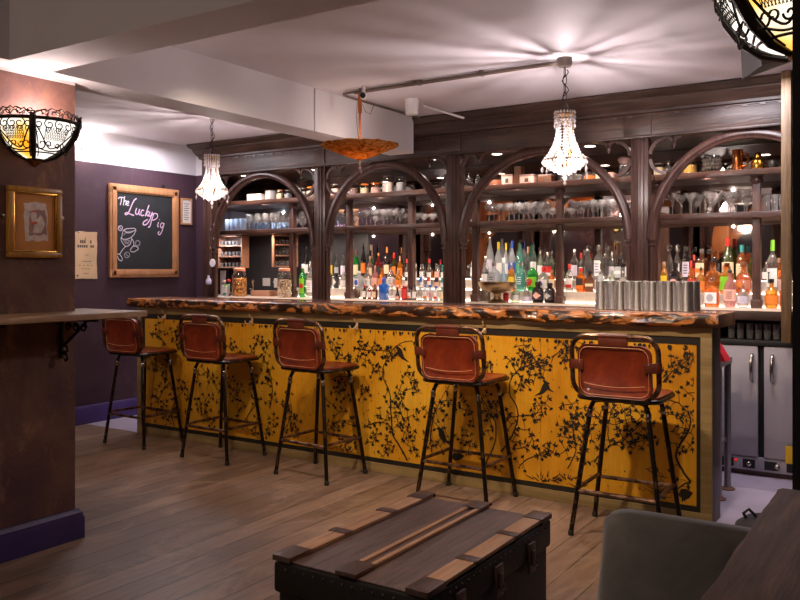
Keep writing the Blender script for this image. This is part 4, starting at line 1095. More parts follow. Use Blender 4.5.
m_snack('shelled_nuts', srgb(226, 188, 146), srgb(246, 222, 190), srgb(110, 70, 40), 70)
Yj = 5.98
def jar_at(u, vt, wp, z, Y): return (xY(u, Y), Y, z), wp * pxm(u, Y), atY(u, vt, Y).z - z
l, w, h = jar_at(239.5, 268, 13.5, CT, Yj); jar('snack_jar', 'big clip-top glass jar of orange crackers on the back counter', 'jar', l, w, h, 'paper_copper', 'orange_crackers', .62, .5, clip=True)
l, w, h = jar_at(284.5, 268, 13, CT, Yj); jar('snack_jar', 'big clip-top glass jar of pale nuts in front of the slender post', 'jar', l, w, h, 'paper_copper', 'shelled_nuts', .58, .5, clip=True)
# things round the small sink of the first bay
o = MB().box(-.125, .125, -.07, .07, 0, .055, .004).build('wooden_box', 'pale_shelf_wood'); o.location = (xY(264.5, 6.2), 6.2, CT); tag(o, 'low pale wooden box between the two snack jars', 'box')
for u, v, w, h, lab in ((266.5, 282, .105, .085, 'white plastic socket plate on the dark splashback above the wooden box'), (276, 283, .05, .10, 'narrow white card leaning on the dark splashback beside the socket plate')):
    p = atY(u, v, 6.545)
    if 'socket' in lab:
        t = thing('wall_socket', lab, 'socket', p)
        MB().box(-w / 2, w / 2, -.006, .002, -h / 2, h / 2, .003).build('plate', 'white_plastic', t)
        MB().box(-.03, -.02, -.009, -.005, .0, .02).box(.02, .03, -.009, -.005, .0, .02).build('rocker', 'white_plastic', t)
    else:
        o = MB().box(-w / 2, w / 2, -.004, .0, 0, h * 1.6, .001).build('card', 'white_paper'); o.location = (p.x, 6.50, CT); o.rotation_euler.x = R(-8); tag(o, lab, 'card')
t = thing('bar_tap', 'slim chrome tap on the back counter beside the cracker jar', 'tap', (xY(253, 6.25), 6.25, CT))
MB().tube([(0, 0, 0), (0, 0, .12), (.0, -.01, .15), (.03, -.03, .165), (.06, -.05, .15)], .009, 8).build('spout', 'bare_steel', t)
MB().lathe([(.022, 0), (.022, .008), (.012, .014)], 12).build('base', 'bare_steel', t); MB().tube([(0, 0, .06), (-.03, -.02, .075)], .006, 6).build('handle', 'bare_steel', t)
make_bottle('little white bottle with a green cap beside the first arch foot', (xY(226, 5.93), 5.93, CT), .052, .115, 'can', 'white', 'white', 'green', ('lower', 'teal'))
make_bottle('little bottle with a pink cap behind the green-capped one', (xY(224.2, 6.08), 6.08, CT), .05, .16, 'can', 'clear', 'white', 'pink')
make_bottle('little bottle with a red cap next to the cracker jar', (xY(229, 6.06), 6.06, CT), .05, .17, 'can', 'dark', 'grey', 'red')
o = MB().box(-.04, .04, -.003, .003, 0, .26, .001).build('menu_card', 'white_paper'); o.location = (xY(223, 6.3), 6.3, CT); tag(o, 'pale upright card standing behind the pink-capped little bottle', 'card')
# footed bronze bowl
bw = thing('footed_bowl', 'large bronze footed punch bowl on the back counter under the third arch', 'bowl', (xY(497, 5.98), 5.98, CT))
k = pxm(497, 5.98)
MB().lathe([(.155 * 1, .075), (.157, .085), (.05, .0851)][::-1] if False else [(.03, .075), (.08, .082), (.125, .105), (.148, .14), (.152, .165), (.156, .168), (.150, .168), (.145, .142), (.12, .11), (.07, .09), (.002, .086)], 32, capt=False).build('bowl', 'bronze_bowl', bw)
MB().lathe([(.075, 0), (.078, .008), (.06, .018), (.032, .032), (.028, .05), (.036, .074), (.034, .078)], 28).build('foot', 'bronze_bowl', bw)
# upper shelf
YU = 6.17
def up(u, vt, wp, Y=YU): return jar_at(u, vt, wp, ZU, Y)
def ulab(s): return s
l, w, h = up(258, 194.5, 19); o = MB().box(-w / 2, w / 2, -.06, .06, 0, h * 1.0, .004).build('card_box', 'white_paper'); o.location = l; tag(o, 'white card box on the upper shelf under the first arch', 'box')
l, w, h = up(271.5, 191, 6.5); o = MB().box(-w / 2, w / 2, -.06, .06, 0, h, .004).build('card_box', 'paper_grey'); o.location = l; tag(o, 'grey card box beside the white one on the upper shelf', 'box')
JARS = [(280, 190, 7, 'paper_copper', 'paper_cream', 'small jar with copper lid next to the grey card box'), (288, 190, 7, 'silver', 'paper_grey', 'small jar with silver lid, second along from the grey card box'),
        (303, 188, 7, 'silver', 'paper_grey', 'silver-lidded jar on the upper shelf just before the second pillar'), (311, 187, 9, 'paper_orange', 'paper_cream', 'orange-lidded jar on the upper shelf just before the second pillar'),
        (335.5, 184, 10, 'silver', 'paper_pink', 'round jar with pink filling just past the second pillar'), (353.5, 184, 8.5, 'silver', 'print_grey', 'silver-lidded preserving jar under the second arch'),
        (364.5, 184, 9, 'paper_orange', 'paper_cream', 'orange-lidded preserving jar with cream filling under the second arch'), (375.5, 183, 9.5, 'paper_orange', 'paper_pink', 'orange-lidded preserving jar with pinkish filling under the second arch'),
        (388, 175, 11.5, 'clear_glass', 'print_pale', 'tall clear glass jar on the upper shelf under the second arch'), (401, 176, 9, 'clear_glass', 'paper_silver', 'carved crystal jar beside the slender post under the second arch')]
for u, vt, wp, lid, fill, lab in JARS:
    l, w, h = up(u, vt, wp); jar('preserve_jar', lab, 'jar', l, w, h, 'brushed_steel' if lid == 'silver' else lid, fill, .55, .3, group='jars on the upper shelf', clip=wp > 8)
def decanter(u, vt, wp, lab, bodyc='clear', Y=YU):
    l, w, h = up(u, vt, wp, Y); return make_bottle(lab, l, w, h, 'round', bodyc, None, 'glass', None, 'decanters on the upper shelf')
decanter(469, 172, 9, 'crystal decanter with pointed stopper just past the third pillar')
decanter(478, 172, 7, 'narrow crystal decanter second past the third pillar')
l, w, h = up(496, 171, 15); jar('cookie_jar', 'wide domed glass jar with orange filling under the third arch', 'jar', l, w, h, 'clear_glass', 'paper_copper', .35)
for u, vt, wp, m_, lab in ((509.5, 175, 12, 'paper_pink', 'pink patterned tin, first of three on the upper shelf under the third arch'), (529, 175, 15, 'paper_pink', 'pink patterned tin with dark emblem, second under the third arch'), (547, 175, 14, 'paper_brown', 'brown tin on the upper shelf behind the bright chandelier')):
    l, w, h = up(u, vt, wp); t = thing('storage_tin', lab, 'tin', l, 0, 'tins on the upper shelf')
    MB().box(-w / 2, w / 2, -.05, .05, 0, h * .8, .004).build('tin_body', m_, t); MB().box(-w / 2 - .002, w / 2 + .002, -.052, .052, h * .80, h, .004).build('lid', 'print_grey', t)
    MB().box(-w * .14, w * .14, -.0515, -.0495, h * .2, h * .6).build('emblem', 'ink_grey', t, False)
o = MB().box(-.03, .03, -.04, .04, 0, .15, .004).build('card_box', 'paper_brown'); o.location = up(519.5, 175, 5)[0]; tag(o, 'slim brown box between the two pink tins', 'box')
for u, vt, wp, lab in ((563, 174, 7, 'cut-glass beaker under the chandelier, first along the upper shelf'), (571, 174, 7, 'cut-glass beaker under the chandelier, second along the upper shelf'), (579, 175, 7, 'cut-glass beaker under the chandelier, third along the upper shelf')):
    l, w, h = up(u, vt, wp); o = MB().lathe([(w * .4, 0), (w * .42, .004), (w * .5, h), (w * .46, h), (w * .38, .01), (.002, .009)], 10, capt=False).build('beaker', 'dusty_glass'); o.location = l; tag(o, lab, 'glass', 'beakers on the upper shelf')
l, w, h = up(590, 172, 13); jar('glass_canister', 'squat glass canister glowing orange beside the chandelier', 'jar', l, w, h, 'clear_glass', 'paper_orange', .5)
l, w, h = up(601, 169, 7); o = MB().box(-w / 2, w / 2, -.05, .05, 0, h, .006).build('card_box', 'paper_cream'); o.location = l; tag(o, 'cream upright box on the upper shelf near the fourth pillar', 'box')
l, w, h = up(610.5, 173, 9); o = MB().box(-w / 2, w / 2, -.05, .05, 0, h, .006).build('card_box', 'paper_pink'); o.location = l; tag(o, 'pink box beside the cream one near the fourth pillar', 'box')
l, w, h = up(624.5, 157, 11)
t = thing('cloth_topped_jar', 'tall jar with a flared cloth top beside the fourth pillar', 'jar', l)
MB().lathe([(w * .45, 0), (w * .5, .006), (w * .5, h * .6), (w * .42, h * .68), (w * .4, h * .72)], 18).build('glass_body', 'bottle_clear', t)
MB().lathe([(w * .42, h * .66), (w * .44, h * .72), (w * .62, h * .86), (w * .5, h * .96), (.002, h)], 18).build('cloth_cover', 'print_grey', t)
l, w, h = up(658.5, 163, 10); jar('preserve_jar', 'small jar with silver lid just past the fourth pillar', 'jar', l, w, h, 'brushed_steel', 'paper_cream', .6, group='jars on the upper shelf')
decanter(668.5, 161, 9, 'crystal decanter just past the fourth pillar')
l, w, h = up(690, 160, 14); jar('glass_canister', 'squat clear canister with amber filling under the fourth arch', 'jar', l, w, h, 'clear_glass', 'paper_gold', .6)
l, w, h = up(712, 156, 17)
t = thing('cut_glass_bowl', 'cut-crystal bowl with faceted sides on the upper shelf under the fourth arch', 'bowl', l)
mb = MB().lathe([(w * .36, 0), (w * .40, .006), (w * .5, h * .4), (w * .48, h * .8), (w * .44, h), (w * .40, h), (w * .44, h * .75), (w * .44, h * .4), (w * .3, .02), (.002, .018)], 24, capt=False); mb.build('bowl', 'bottle_clear', t)
mb = MB()
for j in range(3):
    for k in range(16): a = 2 * PI * (k + .5 * j) / 16; mb.gem((w * .485 * math.cos(a), w * .485 * math.sin(a), h * (.28 + .22 * j)), .013, .018)
mb.build('facets', 'lead_crystal', t, False)
l, w, h = up(737.5, 150, 11); t = thing('copper_tankard', 'tall copper tankard on the upper shelf under the fourth arch', 'tankard', l)
MB().lathe([(w * .5, 0), (w * .5, .01), (w * .46, .02), (w * .46, h - .01), (w * .49, h - .006), (w * .49, h), (w * .43, h), (w * .42, .03), (.002, .028)], 22, capt=False).build('cup', 'copper_metal', t)
MB().tube([(w * .44, 0, h * .82), (w * .85, 0, h * .78), (w * .95, 0, h * .5), (w * .8, 0, h * .25), (w * .44, 0, h * .2)], .008, 8).build('handle', 'copper_metal', t)
l, w, h = up(758, 152.5, 13); t = thing('cocktail_shaker', 'gold bottle-shaped cocktail shaker near the end of the upper shelf', 'shaker', l)
MB().lathe([(w * .46, 0), (w * .5, .008), (w * .5, h * .42), (w * .42, h * .58), (w * .26, h * .72)], 24).build('cup', 'gold_metal', t)
MB().lathe([(w * .275, h * .71), (w * .27, h * .74), (w * .22, h * .92), (w * .16, h * .99), (.002, h)], 20).build('cap', 'gold_metal', t)
l, w, h = up(771.5, 160, 9); o = MB().lathe([(w * .45, 0), (w * .5, .006), (w * .5, h * .8), (w * .42, h * .9), (.03, h)], 18).build('dark_canister', 'fridge_black'); o.location = l; tag(o, 'black canister at the very end of the upper shelf', 'canister')
# shaker tins upside down on the bar top
st0 = None
for row, us, Y, vt, txt in (('front', [601.5, 621, 637.5, 653, 669.5, 687], 4.60, 281, 'steel shaker tin, %s from the middle of the bar in the front row'), ('back', [611.5, 629.5, 646, 661.5, 679, 694], 4.70, 282.5, 'steel shaker tin, %s from the middle of the bar in the row behind')):
    for k, u in enumerate(us):
        x = xY(u, Y); lab = txt % ORD[k]
        if st0 is None:
            h = atY(u, vt, Y).z - 1.1
            st0 = MB().lathe([(.0375, 0), (.0385, .002), (.0380, .006), (.0360, .012), (.0315, h - .008), (.030, h), (.029, h + .0), (.026, h - .004), (.001, h - .004)], 28).build('shaker_tin', 'brushed_steel')
            st0.location = (x, Y, 1.1005); tag(st0, lab, 'shaker tin', 'shaker tins on the bar top')
        else: copy1(st0, (x, Y, 1.1005), lab)

# ================================================================== LAMPS
def point(name, loc, power, colr, rad=.03):
    l = bpy.data.lights.new(name, 'POINT'); l.energy = power; l.color = colr; l.shadow_soft_size = rad
    o = bpy.data.objects.new(name, l); col.objects.link(o); o.location = loc; return o
def spot(name, loc, target, power, colr, size=90, blend=.6, rad=.05):
    l = bpy.data.lights.new(name, 'SPOT'); l.energy = power; l.color = colr; l.spot_size = R(size); l.spot_blend = blend; l.shadow_soft_size = rad
    o = bpy.data.objects.new(name, l); col.objects.link(o); o.location = loc
    o.rotation_euler = (Vector(target) - Vector(loc)).to_track_quat('-Z', 'Y').to_euler(); return o
def area(name, loc, target, power, colr, sx, sy):
    l = bpy.data.lights.new(name, 'AREA'); l.energy = power; l.color = colr; l.shape = 'RECTANGLE'; l.size = sx; l.size_y = sy
    o = bpy.data.objects.new(name, l); col.objects.link(o); o.location = loc
    o.rotation_euler = (Vector(target) - Vector(loc)).to_track_quat('-Z', 'Y').to_euler(); return o
WARM = (1, .74, .52); NEUT = (1, .86, .86)
# ---- crystal chandeliers (empty at the hook)
def chandelier(label, loc, chain, ceil):
    t = thing('crystal_chandelier', label, 'chandelier', loc)           # loc = top ring centre
    c = MB()
    L = chain; n = max(4, int(L / .042)); 
    for k in range(n):
        z = .03 + L * (k + .5) / n; h = L / n * .62; q = []
        for j in range(10):
            a = 2 * PI * j / 10; x = .011 * math.cos(a); zz = z + h * math.sin(a)
            q.append((x, 0, zz) if k % 2 else (0, x, zz))
        c.tube(q, .0025, 5, True)
    c.tube([(.004 + .015 * math.sin(k * 1.1), .012 * math.cos(k * .9), .02 + L * k / 14) for k in range(15)], .0028, 5)
    c.tube([(0, 0, -.02), (0, 0, .05)], .005, 6)
    c.build('chain', 'lamp_iron', t)
    if ceil: MB().lathe([(.002, L + .03), (.035, L + .035), (.043, L + .05), (.043, L + .085)], 18).build('ceiling_rose', 'grey_conduit', t)
    f = MB()
    def ring(r, z, w=.004): f.tube([(r * math.cos(2 * PI * k / 28), r * math.sin(2 * PI * k / 28), z) for k in range(28)], w, 6, True)
    ring(.055, 0); ring(.052, -.035); ring(.118, -.262, .005); ring(.085, -.30, .004)
    for k in range(4):
        a = PI / 2 * k; f.tube([(0, 0, .0), (.052 * math.cos(a), .052 * math.sin(a), 0)], .003, 5)
        f.tube([(.052 * math.cos(a), .052 * math.sin(a), -.03), (.045 * math.cos(a), .045 * math.sin(a), -.12), (.07 * math.cos(a), .07 * math.sin(a), -.2), (.118 * math.cos(a), .118 * math.sin(a), -.262)], .003, 5)
    f.build('frame', 'antique_brass', t)
    b = MB()
    for k in range(20):                                   # crown of upright drops and the short ring under it
        a = 2 * PI * k / 20; x, y = .057 * math.cos(a), .057 * math.sin(a)
        b.gem((x, y, .008), .0085, .014); b.gem((x * 1.03, y * 1.03, -.015), .008, .012); b.gem((x * 1.0, y * 1.0, -.04), .0085, .013)
        if k % 2 == 0: b.gem((x * 1.04, y * 1.04, -.066), .007, .014)
    for k in range(14):                                   # strings that sweep out to the basket ring
        a = 2 * PI * (k + .5 + .22 * math.sin(k * 2.3)) / 14
        for j in range(13):
            s = j / 12; r = .046 + .068 * s ** 2.8; z = -.05 - .205 * s
            b.gem((r * math.cos(a), r * math.sin(a), z), .0075 + .003 * s, .0095 + .002 * s)
    b.build('crystal_strings', 'lead_crystal', t, False)
    b = MB()
    for k in range(26):
        a = 2 * PI * k / 26
        b.gem((.122 * math.cos(a), .122 * math.sin(a), -.275), .011, .022)
        if k % 3 == 0: b.gem((.128 * math.cos(a), .128 * math.sin(a), -.318), .009, .02)
        for j in range(5):
            s = j / 4; r = .112 - .075 * s ** 1.3; z = -.285 - .05 * s
            b.gem((r * math.cos(a), r * math.sin(a), z), .010 - .003 * s, .010)
    b.build('crystal_basket', 'lead_crystal', t, False)
    for q, r_, h_ in (((0, 0, -.362), .016, .022), ((0, 0, -.395), .012, .018), ((.06, -.09, -.345), .010, .024), ((.11, .06, -.35), .010, .024)): MB().gem(q, r_, h_).build('crystal_drop', 'lead_crystal', t, False)
    for k in range(3):
        a = 2 * PI * k / 3 + .4
        MB().lathe([(.009, -.03), (.010, -.01), (.017, .012), (.014, .032), (.002, .052)], 10, (.055 * math.cos(a), .055 * math.sin(a), -.262)).build('bulb', 'bulb_glow', t)
    return t
chandelier('bright crystal chandelier hanging from the conduit above the middle of the bar', (-1.763, 4.457, 2.225), .24, True)
chandelier('bright crystal chandelier at the far end of the bar before the chalkboard wall', (-4.77, 4.61, 2.225), .29, True)
for c, pw in (((-1.763, 4.457, 2.225), 16), ((-4.77, 4.61, 2.225), 9)):
    for k in range(3):
        a = 2 * PI * k / 3 + .4
        point('chandelier_bulb', (c[0] + .028 * math.cos(a), c[1] + .028 * math.sin(a), c[2] - .235), pw, NEUT, .008)
# ---- orange bowl lamp
t = thing('bowl_pendant', 'orange woven shallow bowl lamp hanging beside the white beam', 'lamp', (-3.225, 4.47, 2.168))
vs = []; prof = [(.006, -.098), (.03, -.092), (.10, -.066), (.19, -.030), (.258, -.002), (.264, .005), (.258, .008), (.19, -.022), (.10, -.057), (.03, -.083), (.004, -.088)]
mb = MB().lathe(prof, 40, capb=False, capt=False)
for i, (x, y, z) in enumerate(mb.v):
    a = math.atan2(y, x); r = math.hypot(x, y); mb.v[i] = (x, y, z + 0.003 * math.sin(a * 9) * (r / .27) + .003 * math.sin(a * 23) * (r / .27))
mb.build('shade', 'orange_fibre', t, True, 60)
MB().tube([(0, 0, -.085), (0, 0, .22)], .008, 8).tube([(0, 0, .22), (.0, 0, .355)], .014, 10).build('stem', 'copper_metal', t)
mb = MB()
for k in range(3):
    a = 2 * PI * k / 3; mb.tube([(0, 0, .02), (.03 * math.cos(a), .03 * math.sin(a), .05), (.05 * math.cos(a), .05 * math.sin(a), .02), (.03 * math.cos(a), .03 * math.sin(a), -.01)], .002, 5)
mb.tube([(-.02, 0, .30), (-.03, 0, .2), (-.024, .01, .08), (-.004, 0, .02)], .002, 5).tube([(.02, 0, .28), (.06, -.02, .22), (.10, -.02, .20), (.13, -.02, .26)], .002, 5)
mb.build('loose_wire', 'antique_brass', t)
MB().gem((0, 0, -.118), .012, .02).gem((0, 0, -.150), .014, .022).gem((.012, .0, -.175), .009, .018).build('crystal_drop', 'lead_crystal', t, False)
MB().ball((0, 0, -.02), .024, 12, 8).build('bulb', 'bulb_glow', t)
point('bowl_bulb', (-3.225, 4.47, 2.20), 1.8, (1, .88, .8), .02)
# dark spot beside its stem
t = thing('security_camera', 'small black ball camera beside the stem of the orange bowl lamp', 'camera', (-3.16, 4.42, 2.50))
MB().ball((0, 0, -.01), .024, 14, 9).build('body', 'white_plastic', t); MB().lathe([(.012, .012), (.012, .05)], 10, (0, 0, 0)).build('mount', 'white_plastic', t)
mb = MB().lathe([(.018, 0), (.020, .006), (.002, .012)], 14); mb.move(Matrix.Translation((.008, -.016, -.012)) @ Vector((.35, -.9, -.1)).to_track_quat('Z', 'Y').to_matrix().to_4x4()); mb.build('lens', 'black_plastic', t)
# conduit across the ceiling
t = thing('ceiling_conduit', 'grey metal conduit run along the ceiling to the bright chandelier', 'conduit', (0, 0, 0))
mb = MB().tube([(-1.80, 4.457, 2.532), (-3.30, 4.457, 2.532), (-3.36, 4.47, 2.532), (-3.385, 4.53, 2.532), (-3.385, 5.50, 2.532)], .009, 8); mb.build('pipe', 'grey_conduit', t)
MB().tube([(-1.80, 4.482, 2.530), (-3.28, 4.484, 2.530)], .007, 6).build('cable', 'cable_twine', t)
for x in (-2.3, -2.75, -3.2): MB().box(x - .012, x + .012, 4.44, 4.475, 2.515, 2.549, .002).build('clip', 'grey_conduit', t)
o = MB().lathe([(.040, -.11), (.046, -.105), (.049, -.01), (.049, 0)], 22).build('smoke_detector', 'white_plastic'); o.location = (-3.10, 4.93, 2.549); tag(o, 'white cylindrical ceiling sensor at the end of the long beam', 'sensor')
o = MB().tube([(-3.12, 5.12, 2.538), (-2.985, 5.49, 2.49)], .009, 8).build('trunking', 'white_plastic'); tag(o, 'short pale trunking from the white ceiling sensor to the cornice', 'trunking')
# ---- wall lamps: half bowls of opal glass held in cut iron
def sconce(label, loc, rz, sc):
    t = thing('wall_lamp', label, 'wall lamp', loc, rz); t.scale = (sc,) * 3
    # local: wall is the plane x=0, lamp bulges to +x; origin at rim height on the wall
    prof = [(.035, -.172), (.085, -.155), (.135, -.115), (.172, -.062), (.188, -.010)]
    def S(a, s):                                  # point on the glass: a = angle from +x, s 0 bottom .. 1 rim
        f = s * (len(prof) - 1); i = min(int(f), len(prof) - 2); u = f - i
        r = prof[i][0] + (prof[i + 1][0] - prof[i][0]) * u; z = prof[i][1] + (prof[i + 1][1] - prof[i][1]) * u
        return Vector((r * math.cos(a), r * math.sin(a), z))
    def So(a, s, o=.004):
        p = S(a, s); return p + Vector((math.cos(a) * o, math.sin(a) * o, -o * .5))
    na, ns = 12, 10
    for lo, hi, gm in ((-88, -35, 'amber_lamp_glass'), (-35, 35, 'opal_lamp_glass'), (35, 88, 'amber_lamp_glass')):
        mb = MB(); a0, a1 = R(lo), R(hi)
        for off in (0, .004):
            mb.add([So(a0 + (a1 - a0) * i / na, j / ns, -off) for j in range(ns + 1) for i in range(na + 1)], [(j * (na + 1) + i, j * (na + 1) + i + 1, (j + 1) * (na + 1) + i + 1, (j + 1) * (na + 1) + i) for j in range(ns) for i in range(na)])
        mb.build('glass_panel', gm, t)
    a0, a1 = R(-88), R(88)
    fr_ = MB()
    rim = [So(a0 + (a1 - a0) * i / 30, 1, .006) for i in range(31)]
    fr_.tube(rim, .008, 8)
    for sx in (-1, 0, 1):
        for w in ((-1, 1) if sx == 0 else (sx,)):
            pass
    for a in (R(-35), R(35)):
        pts = [So(a, j / 8, .009) for j in range(9)] + [So(a, 1, .012) + Vector((0, 0, .022))]
        fr_.tube(pts, [.007, .009, .011, .0125, .0135, .014, .0145, .0145, .014, .009], 8)
    for a in (a0, a1): fr_.tube([So(a, j / 8, .006) for j in range(9)] + [So(a, 1, .01) + Vector((0, 0, .02))], .006, 8)
    fr_.tube([So(a0 + (a1 - a0) * i / 30, .0, .004) for i in range(31)], .005, 6)
    fr_.tube([So(a0 + (a1 - a0) * i / 30, .30, .004) for i in range(31)], .0035, 6)
    fr_.build('iron_ribs', 'lamp_iron', t)
    fg = MB()
    def scroll(a, s, r, turns, a_start, d, w=.0026, up=0.):
        q = []; n = int(14 * turns)
        for k in range(n + 1):
            th = a_start + d * 2 * PI * turns * k / n; rr = r * (1 - .75 * k / n)
            p = So(a + rr * math.cos(th) / .17, min(1, max(0, s)), .005)
            q.append(p + Vector((0, 0, rr * math.sin(th) + up)))
        fg.tube(q, w, 5)
    bays = [(-88, -35), (-35, 35), (35, 88)]
    for lo, hi in bays:
        A, B = R(lo), R(hi); c = (A + B) / 2; w = B - A
        # scrolling crest above the rim
        for k in range(4):
            a = A + w * (k + .5) / 4; scroll(a, 1, .026, 1.1, PI * (k % 2), 1 if k % 2 else -1, .0028, .016)
            scroll(a + w * .08, 1, .016, 1.2, 0, -1, .0024, .028)
        fg.tube([So(A + w * k / 16, 1, .007) + Vector((0, 0, .022 + .018 * math.sin(PI * k / 16) + .006 * math.cos(k * 2.4))) for k in range(17)], .003, 5)
        # scrolls and lattice under the rim
        for k in range(5):
            a = A + w * (k + .5) / 5; scroll(a, .88, .022, 1.2, PI / 2, 1 if k < 2.5 else -1, .0027); scroll(a, .78, .014, 1.1, -PI / 2, -1, .0022)
        gw = w * .26
        for k in range(-5, 6):
            p0, p1 = c + gw * (k / 5 - .25), c + gw * (k / 5 + .25)
            cl = lambda v: max(c - gw, min(c + gw, v))
            fg.tube([So(cl(p0), .58, .004), So(cl(c + gw * k / 5), .70, .004), So(cl(p1), .82, .004)], .0012, 4)
            fg.tube([So(cl(p1), .58, .004), So(cl(c + gw * k / 5), .70, .004), So(cl(p0), .82, .004)], .0012, 4)
        for d in (-1, 1):
            fg.tube([So(c + d * (w * .5 - w * .5 * k / 8), .95 - .55 * math.sin(PI / 2 * k / 8) , .005) for k in range(9)], .0032, 5)
            fg.tube([So(c + d * (w * .47 - w * .16 * k / 6), .90 - .75 * k / 6, .005) for k in range(7)], .0026, 5)
            scroll(c + d * w * .3, .5, .026, 1.0, 0 if d > 0 else PI, -d, .003); scroll(c + d * w * .12, .50, .016, 1.0, PI, d, .003)
        fg.tube([So(A + w * k / 12, .44 - .10 * math.sin(PI * k / 12), .005) for k in range(13)], .0032, 5)
    fg.build('iron_filigree', 'lamp_iron', t)
    mb = MB().lathe([(.002, -.205), (.012, -.20), (.022, -.19), (.034, -.182), (.042, -.172), (.038, -.164)], 18, (.0, 0, 0), R(-90), R(90)); mb.build('bottom_finial', 'antique_brass', t)
    MB().box(0, .012, -.06, .06, -.16, .02, .004).build('wall_plate', 'lamp_iron', t)
    MB().ball((.075, 0, -.03), .026, 12, 8).build('bulb', 'bulb_glow', t)
    return t
sconce('half-bowl wall lamp in cut iron and opal glass on the purple pier', (-3.56, 2.30, 2.035), 0, 1.06)
sconce('half-bowl wall lamp in cut iron glowing amber beside the black pier', (-.303, 2.66, 2.20), PI + R(16), 1.36)
point('sconce_bulb', (-3.47, 2.30, 2.05), 6, (1, .82, .80), .03)
point('sconce_bulb_near', (-.42, 2.66, 2.26), 8, WARM, .03)
# small bare bulb at the white wall behind the pier
t = thing('wall_spot', 'small glaring bulb on the white wall just behind the purple pier', 'lamp', (-6.13, 4.43, 2.385))
MB().lathe([(.03, 0), (.03, .006), (.016, .02)], 14).build('holder', 'white_plastic', t)
t.rotation_euler = (0, R(90), 0)
MB().ball((0, 0, .055), .034, 14, 10).build('bulb', 'bulb_glow', t)
point('wall_spot_bulb', (-6.02, 4.43, 2.385), 4, (1, .92, .92), .03)
# black speaker under the ceiling
t = thing('ceiling_speaker', 'dark grey speaker box under the ceiling behind the amber wall lamp', 'speaker', (-.555, 4.04, 2.325), R(28))
mb = MB().prism([(-.14, -.10), (.26, .04), (.26, .17), (-.15, .17)], -.13, .13); mb.build('cabinet', 'speaker_grey', t, False)
MB().box(-.02, .02, -.02, .02, .165, .188).build('bracket', 'lamp_iron', t)

# unseen ceiling spots over the room; canopy spots and added fill behind the bar
for x, y, tx, ty, pw, an in ((-2.05, 2.85, -2.0, 4.5, 150, 92), (-3.1, 2.8, -3.3, 4.5, 80, 88), (-.95, 2.85, -1.15, 4.5, 95, 88), (-4.6, 3.0, -4.7, 4.5, 36, 88), (-1.2, 1.2, -1.45, 2.35, 52, 60), (-2.9, 1.0, -3.1, 2.4, 6, 80)):
    spot('unseen_ceiling_spot', (x, y, 2.53), (tx, ty, .55), pw, (1, .80, .60), an, .9, .05)  # no fixtures modelled; last two added to lift the trunk and foreground floor
# unseen points added deeper in the room to brighten what the mirrors reflect
for x, y, z, pw in ((-6.9, .2, 1.9, 45), (-2.4, -.4, 2.0, 30), (-4.9, 1.0, 2.0, 20)):
    point('room_fill', (x, y, z), pw, (1, .84, .70), .08)
for i in range(4):
    for k in range(4):
        x = PX[i] + .17 + (PX[i + 1] - PX[i] - .34) * k / 3
        spot('canopy_spot', (x, 5.93, 2.262), (x, 6.22, 1.2), 11 if i else 20, (1, .82, .70), 110, .8, .012)
    for k in range(2):
        x = PX[i] + .36 + (PX[i + 1] - PX[i] - .72) * k
        spot('shelf_fill_spot', (x, 6.075, ZL - .050), (x, 6.30, 1.1), 12, (1, .80, .64), 155, .7, .006)  # fill added under the lower shelf to brighten the bottles
        spot('glass_fill_spot', (x, 6.075, ZU - .050), (x, 6.30, 1.72), 8, (1, .84, .74), 155, .7, .006)  # fill added under the upper shelf to brighten the glass rows
for z, tz in ((ZL - .05, 1.1), (ZU - .05, 1.72)): spot('shelf_fill_spot', (-6.15, 6.075, z), (-6.15, 6.30, tz), 12, (.86, .90, 1), 155, .7, .006)  # extra bluish fill added for the dark tumblers and rack by the arch foot
area('aisle_light', (-.9, 5.15, 2.5), (-.9, 5.2, 0), 22, (.94, .90, 1), .5, .3)
area('aisle_light_far', (-5.75, 5.05, 2.5), (-5.75, 5.0, 0), 14, (.94, .90, 1), .3, .3)
w = bpy.data.worlds.new('world'); bpy.context.scene.world = w; w.use_nodes = True
w.node_tree.nodes['Background'].inputs['Color'].default_value = (.9, .85, .9, 1); w.node_tree.nodes['Background'].inputs['Strength'].default_value = .02

# ================================================================== PICTURES AND BOARD
# chalkboard on the far wall
WX = -6.14
y0, y1, z0, z1 = 4.68, 5.47, 1.262, 2.105
cb = thing('chalkboard', 'pine-framed chalkboard with chalk lettering and a sketched cocktail glass', 'chalkboard', (0, 0, 0))
fw = .075
MB().box(WX + .001, WX + .022, y0 + .02, y1 - .02, z0 + .02, z1 - .02).build('board', 'blackboard', cb, False)
mb = MB()
for a, b, c, d in ((y0, y1, z1 - fw, z1), (y0, y1, z0, z0 + fw), (y0, y0 + fw, z0 + fw, z1 - fw), (y1 - fw, y1, z0 + fw, z1 - fw)):
    mb.box(WX + .001, WX + .032, a, b, c, d, .006)
for a, b, c, d in ((y0 + .02, y1 - .02, z1 - fw + .012, z1 - .022), (y0 + .02, y1 - .02, z0 + .022, z0 + fw - .012), (y0 + .022, y0 + fw - .012, z0 + .02, z1 - .02), (y1 - fw + .012, y1 - .022, z0 + .02, z1 - .02)):
    mb.box(WX + .03, WX + .040, a, b, c, d, .004)
mb.build('frame', 'pine_frame', cb)
def cbp(x, y):                       # chalk marks measured off the photograph, on the board's face
    p = atX(105 + x / 6, 180 + y / 6, WX + .0232); return (WX + .0235, p.y, p.z)
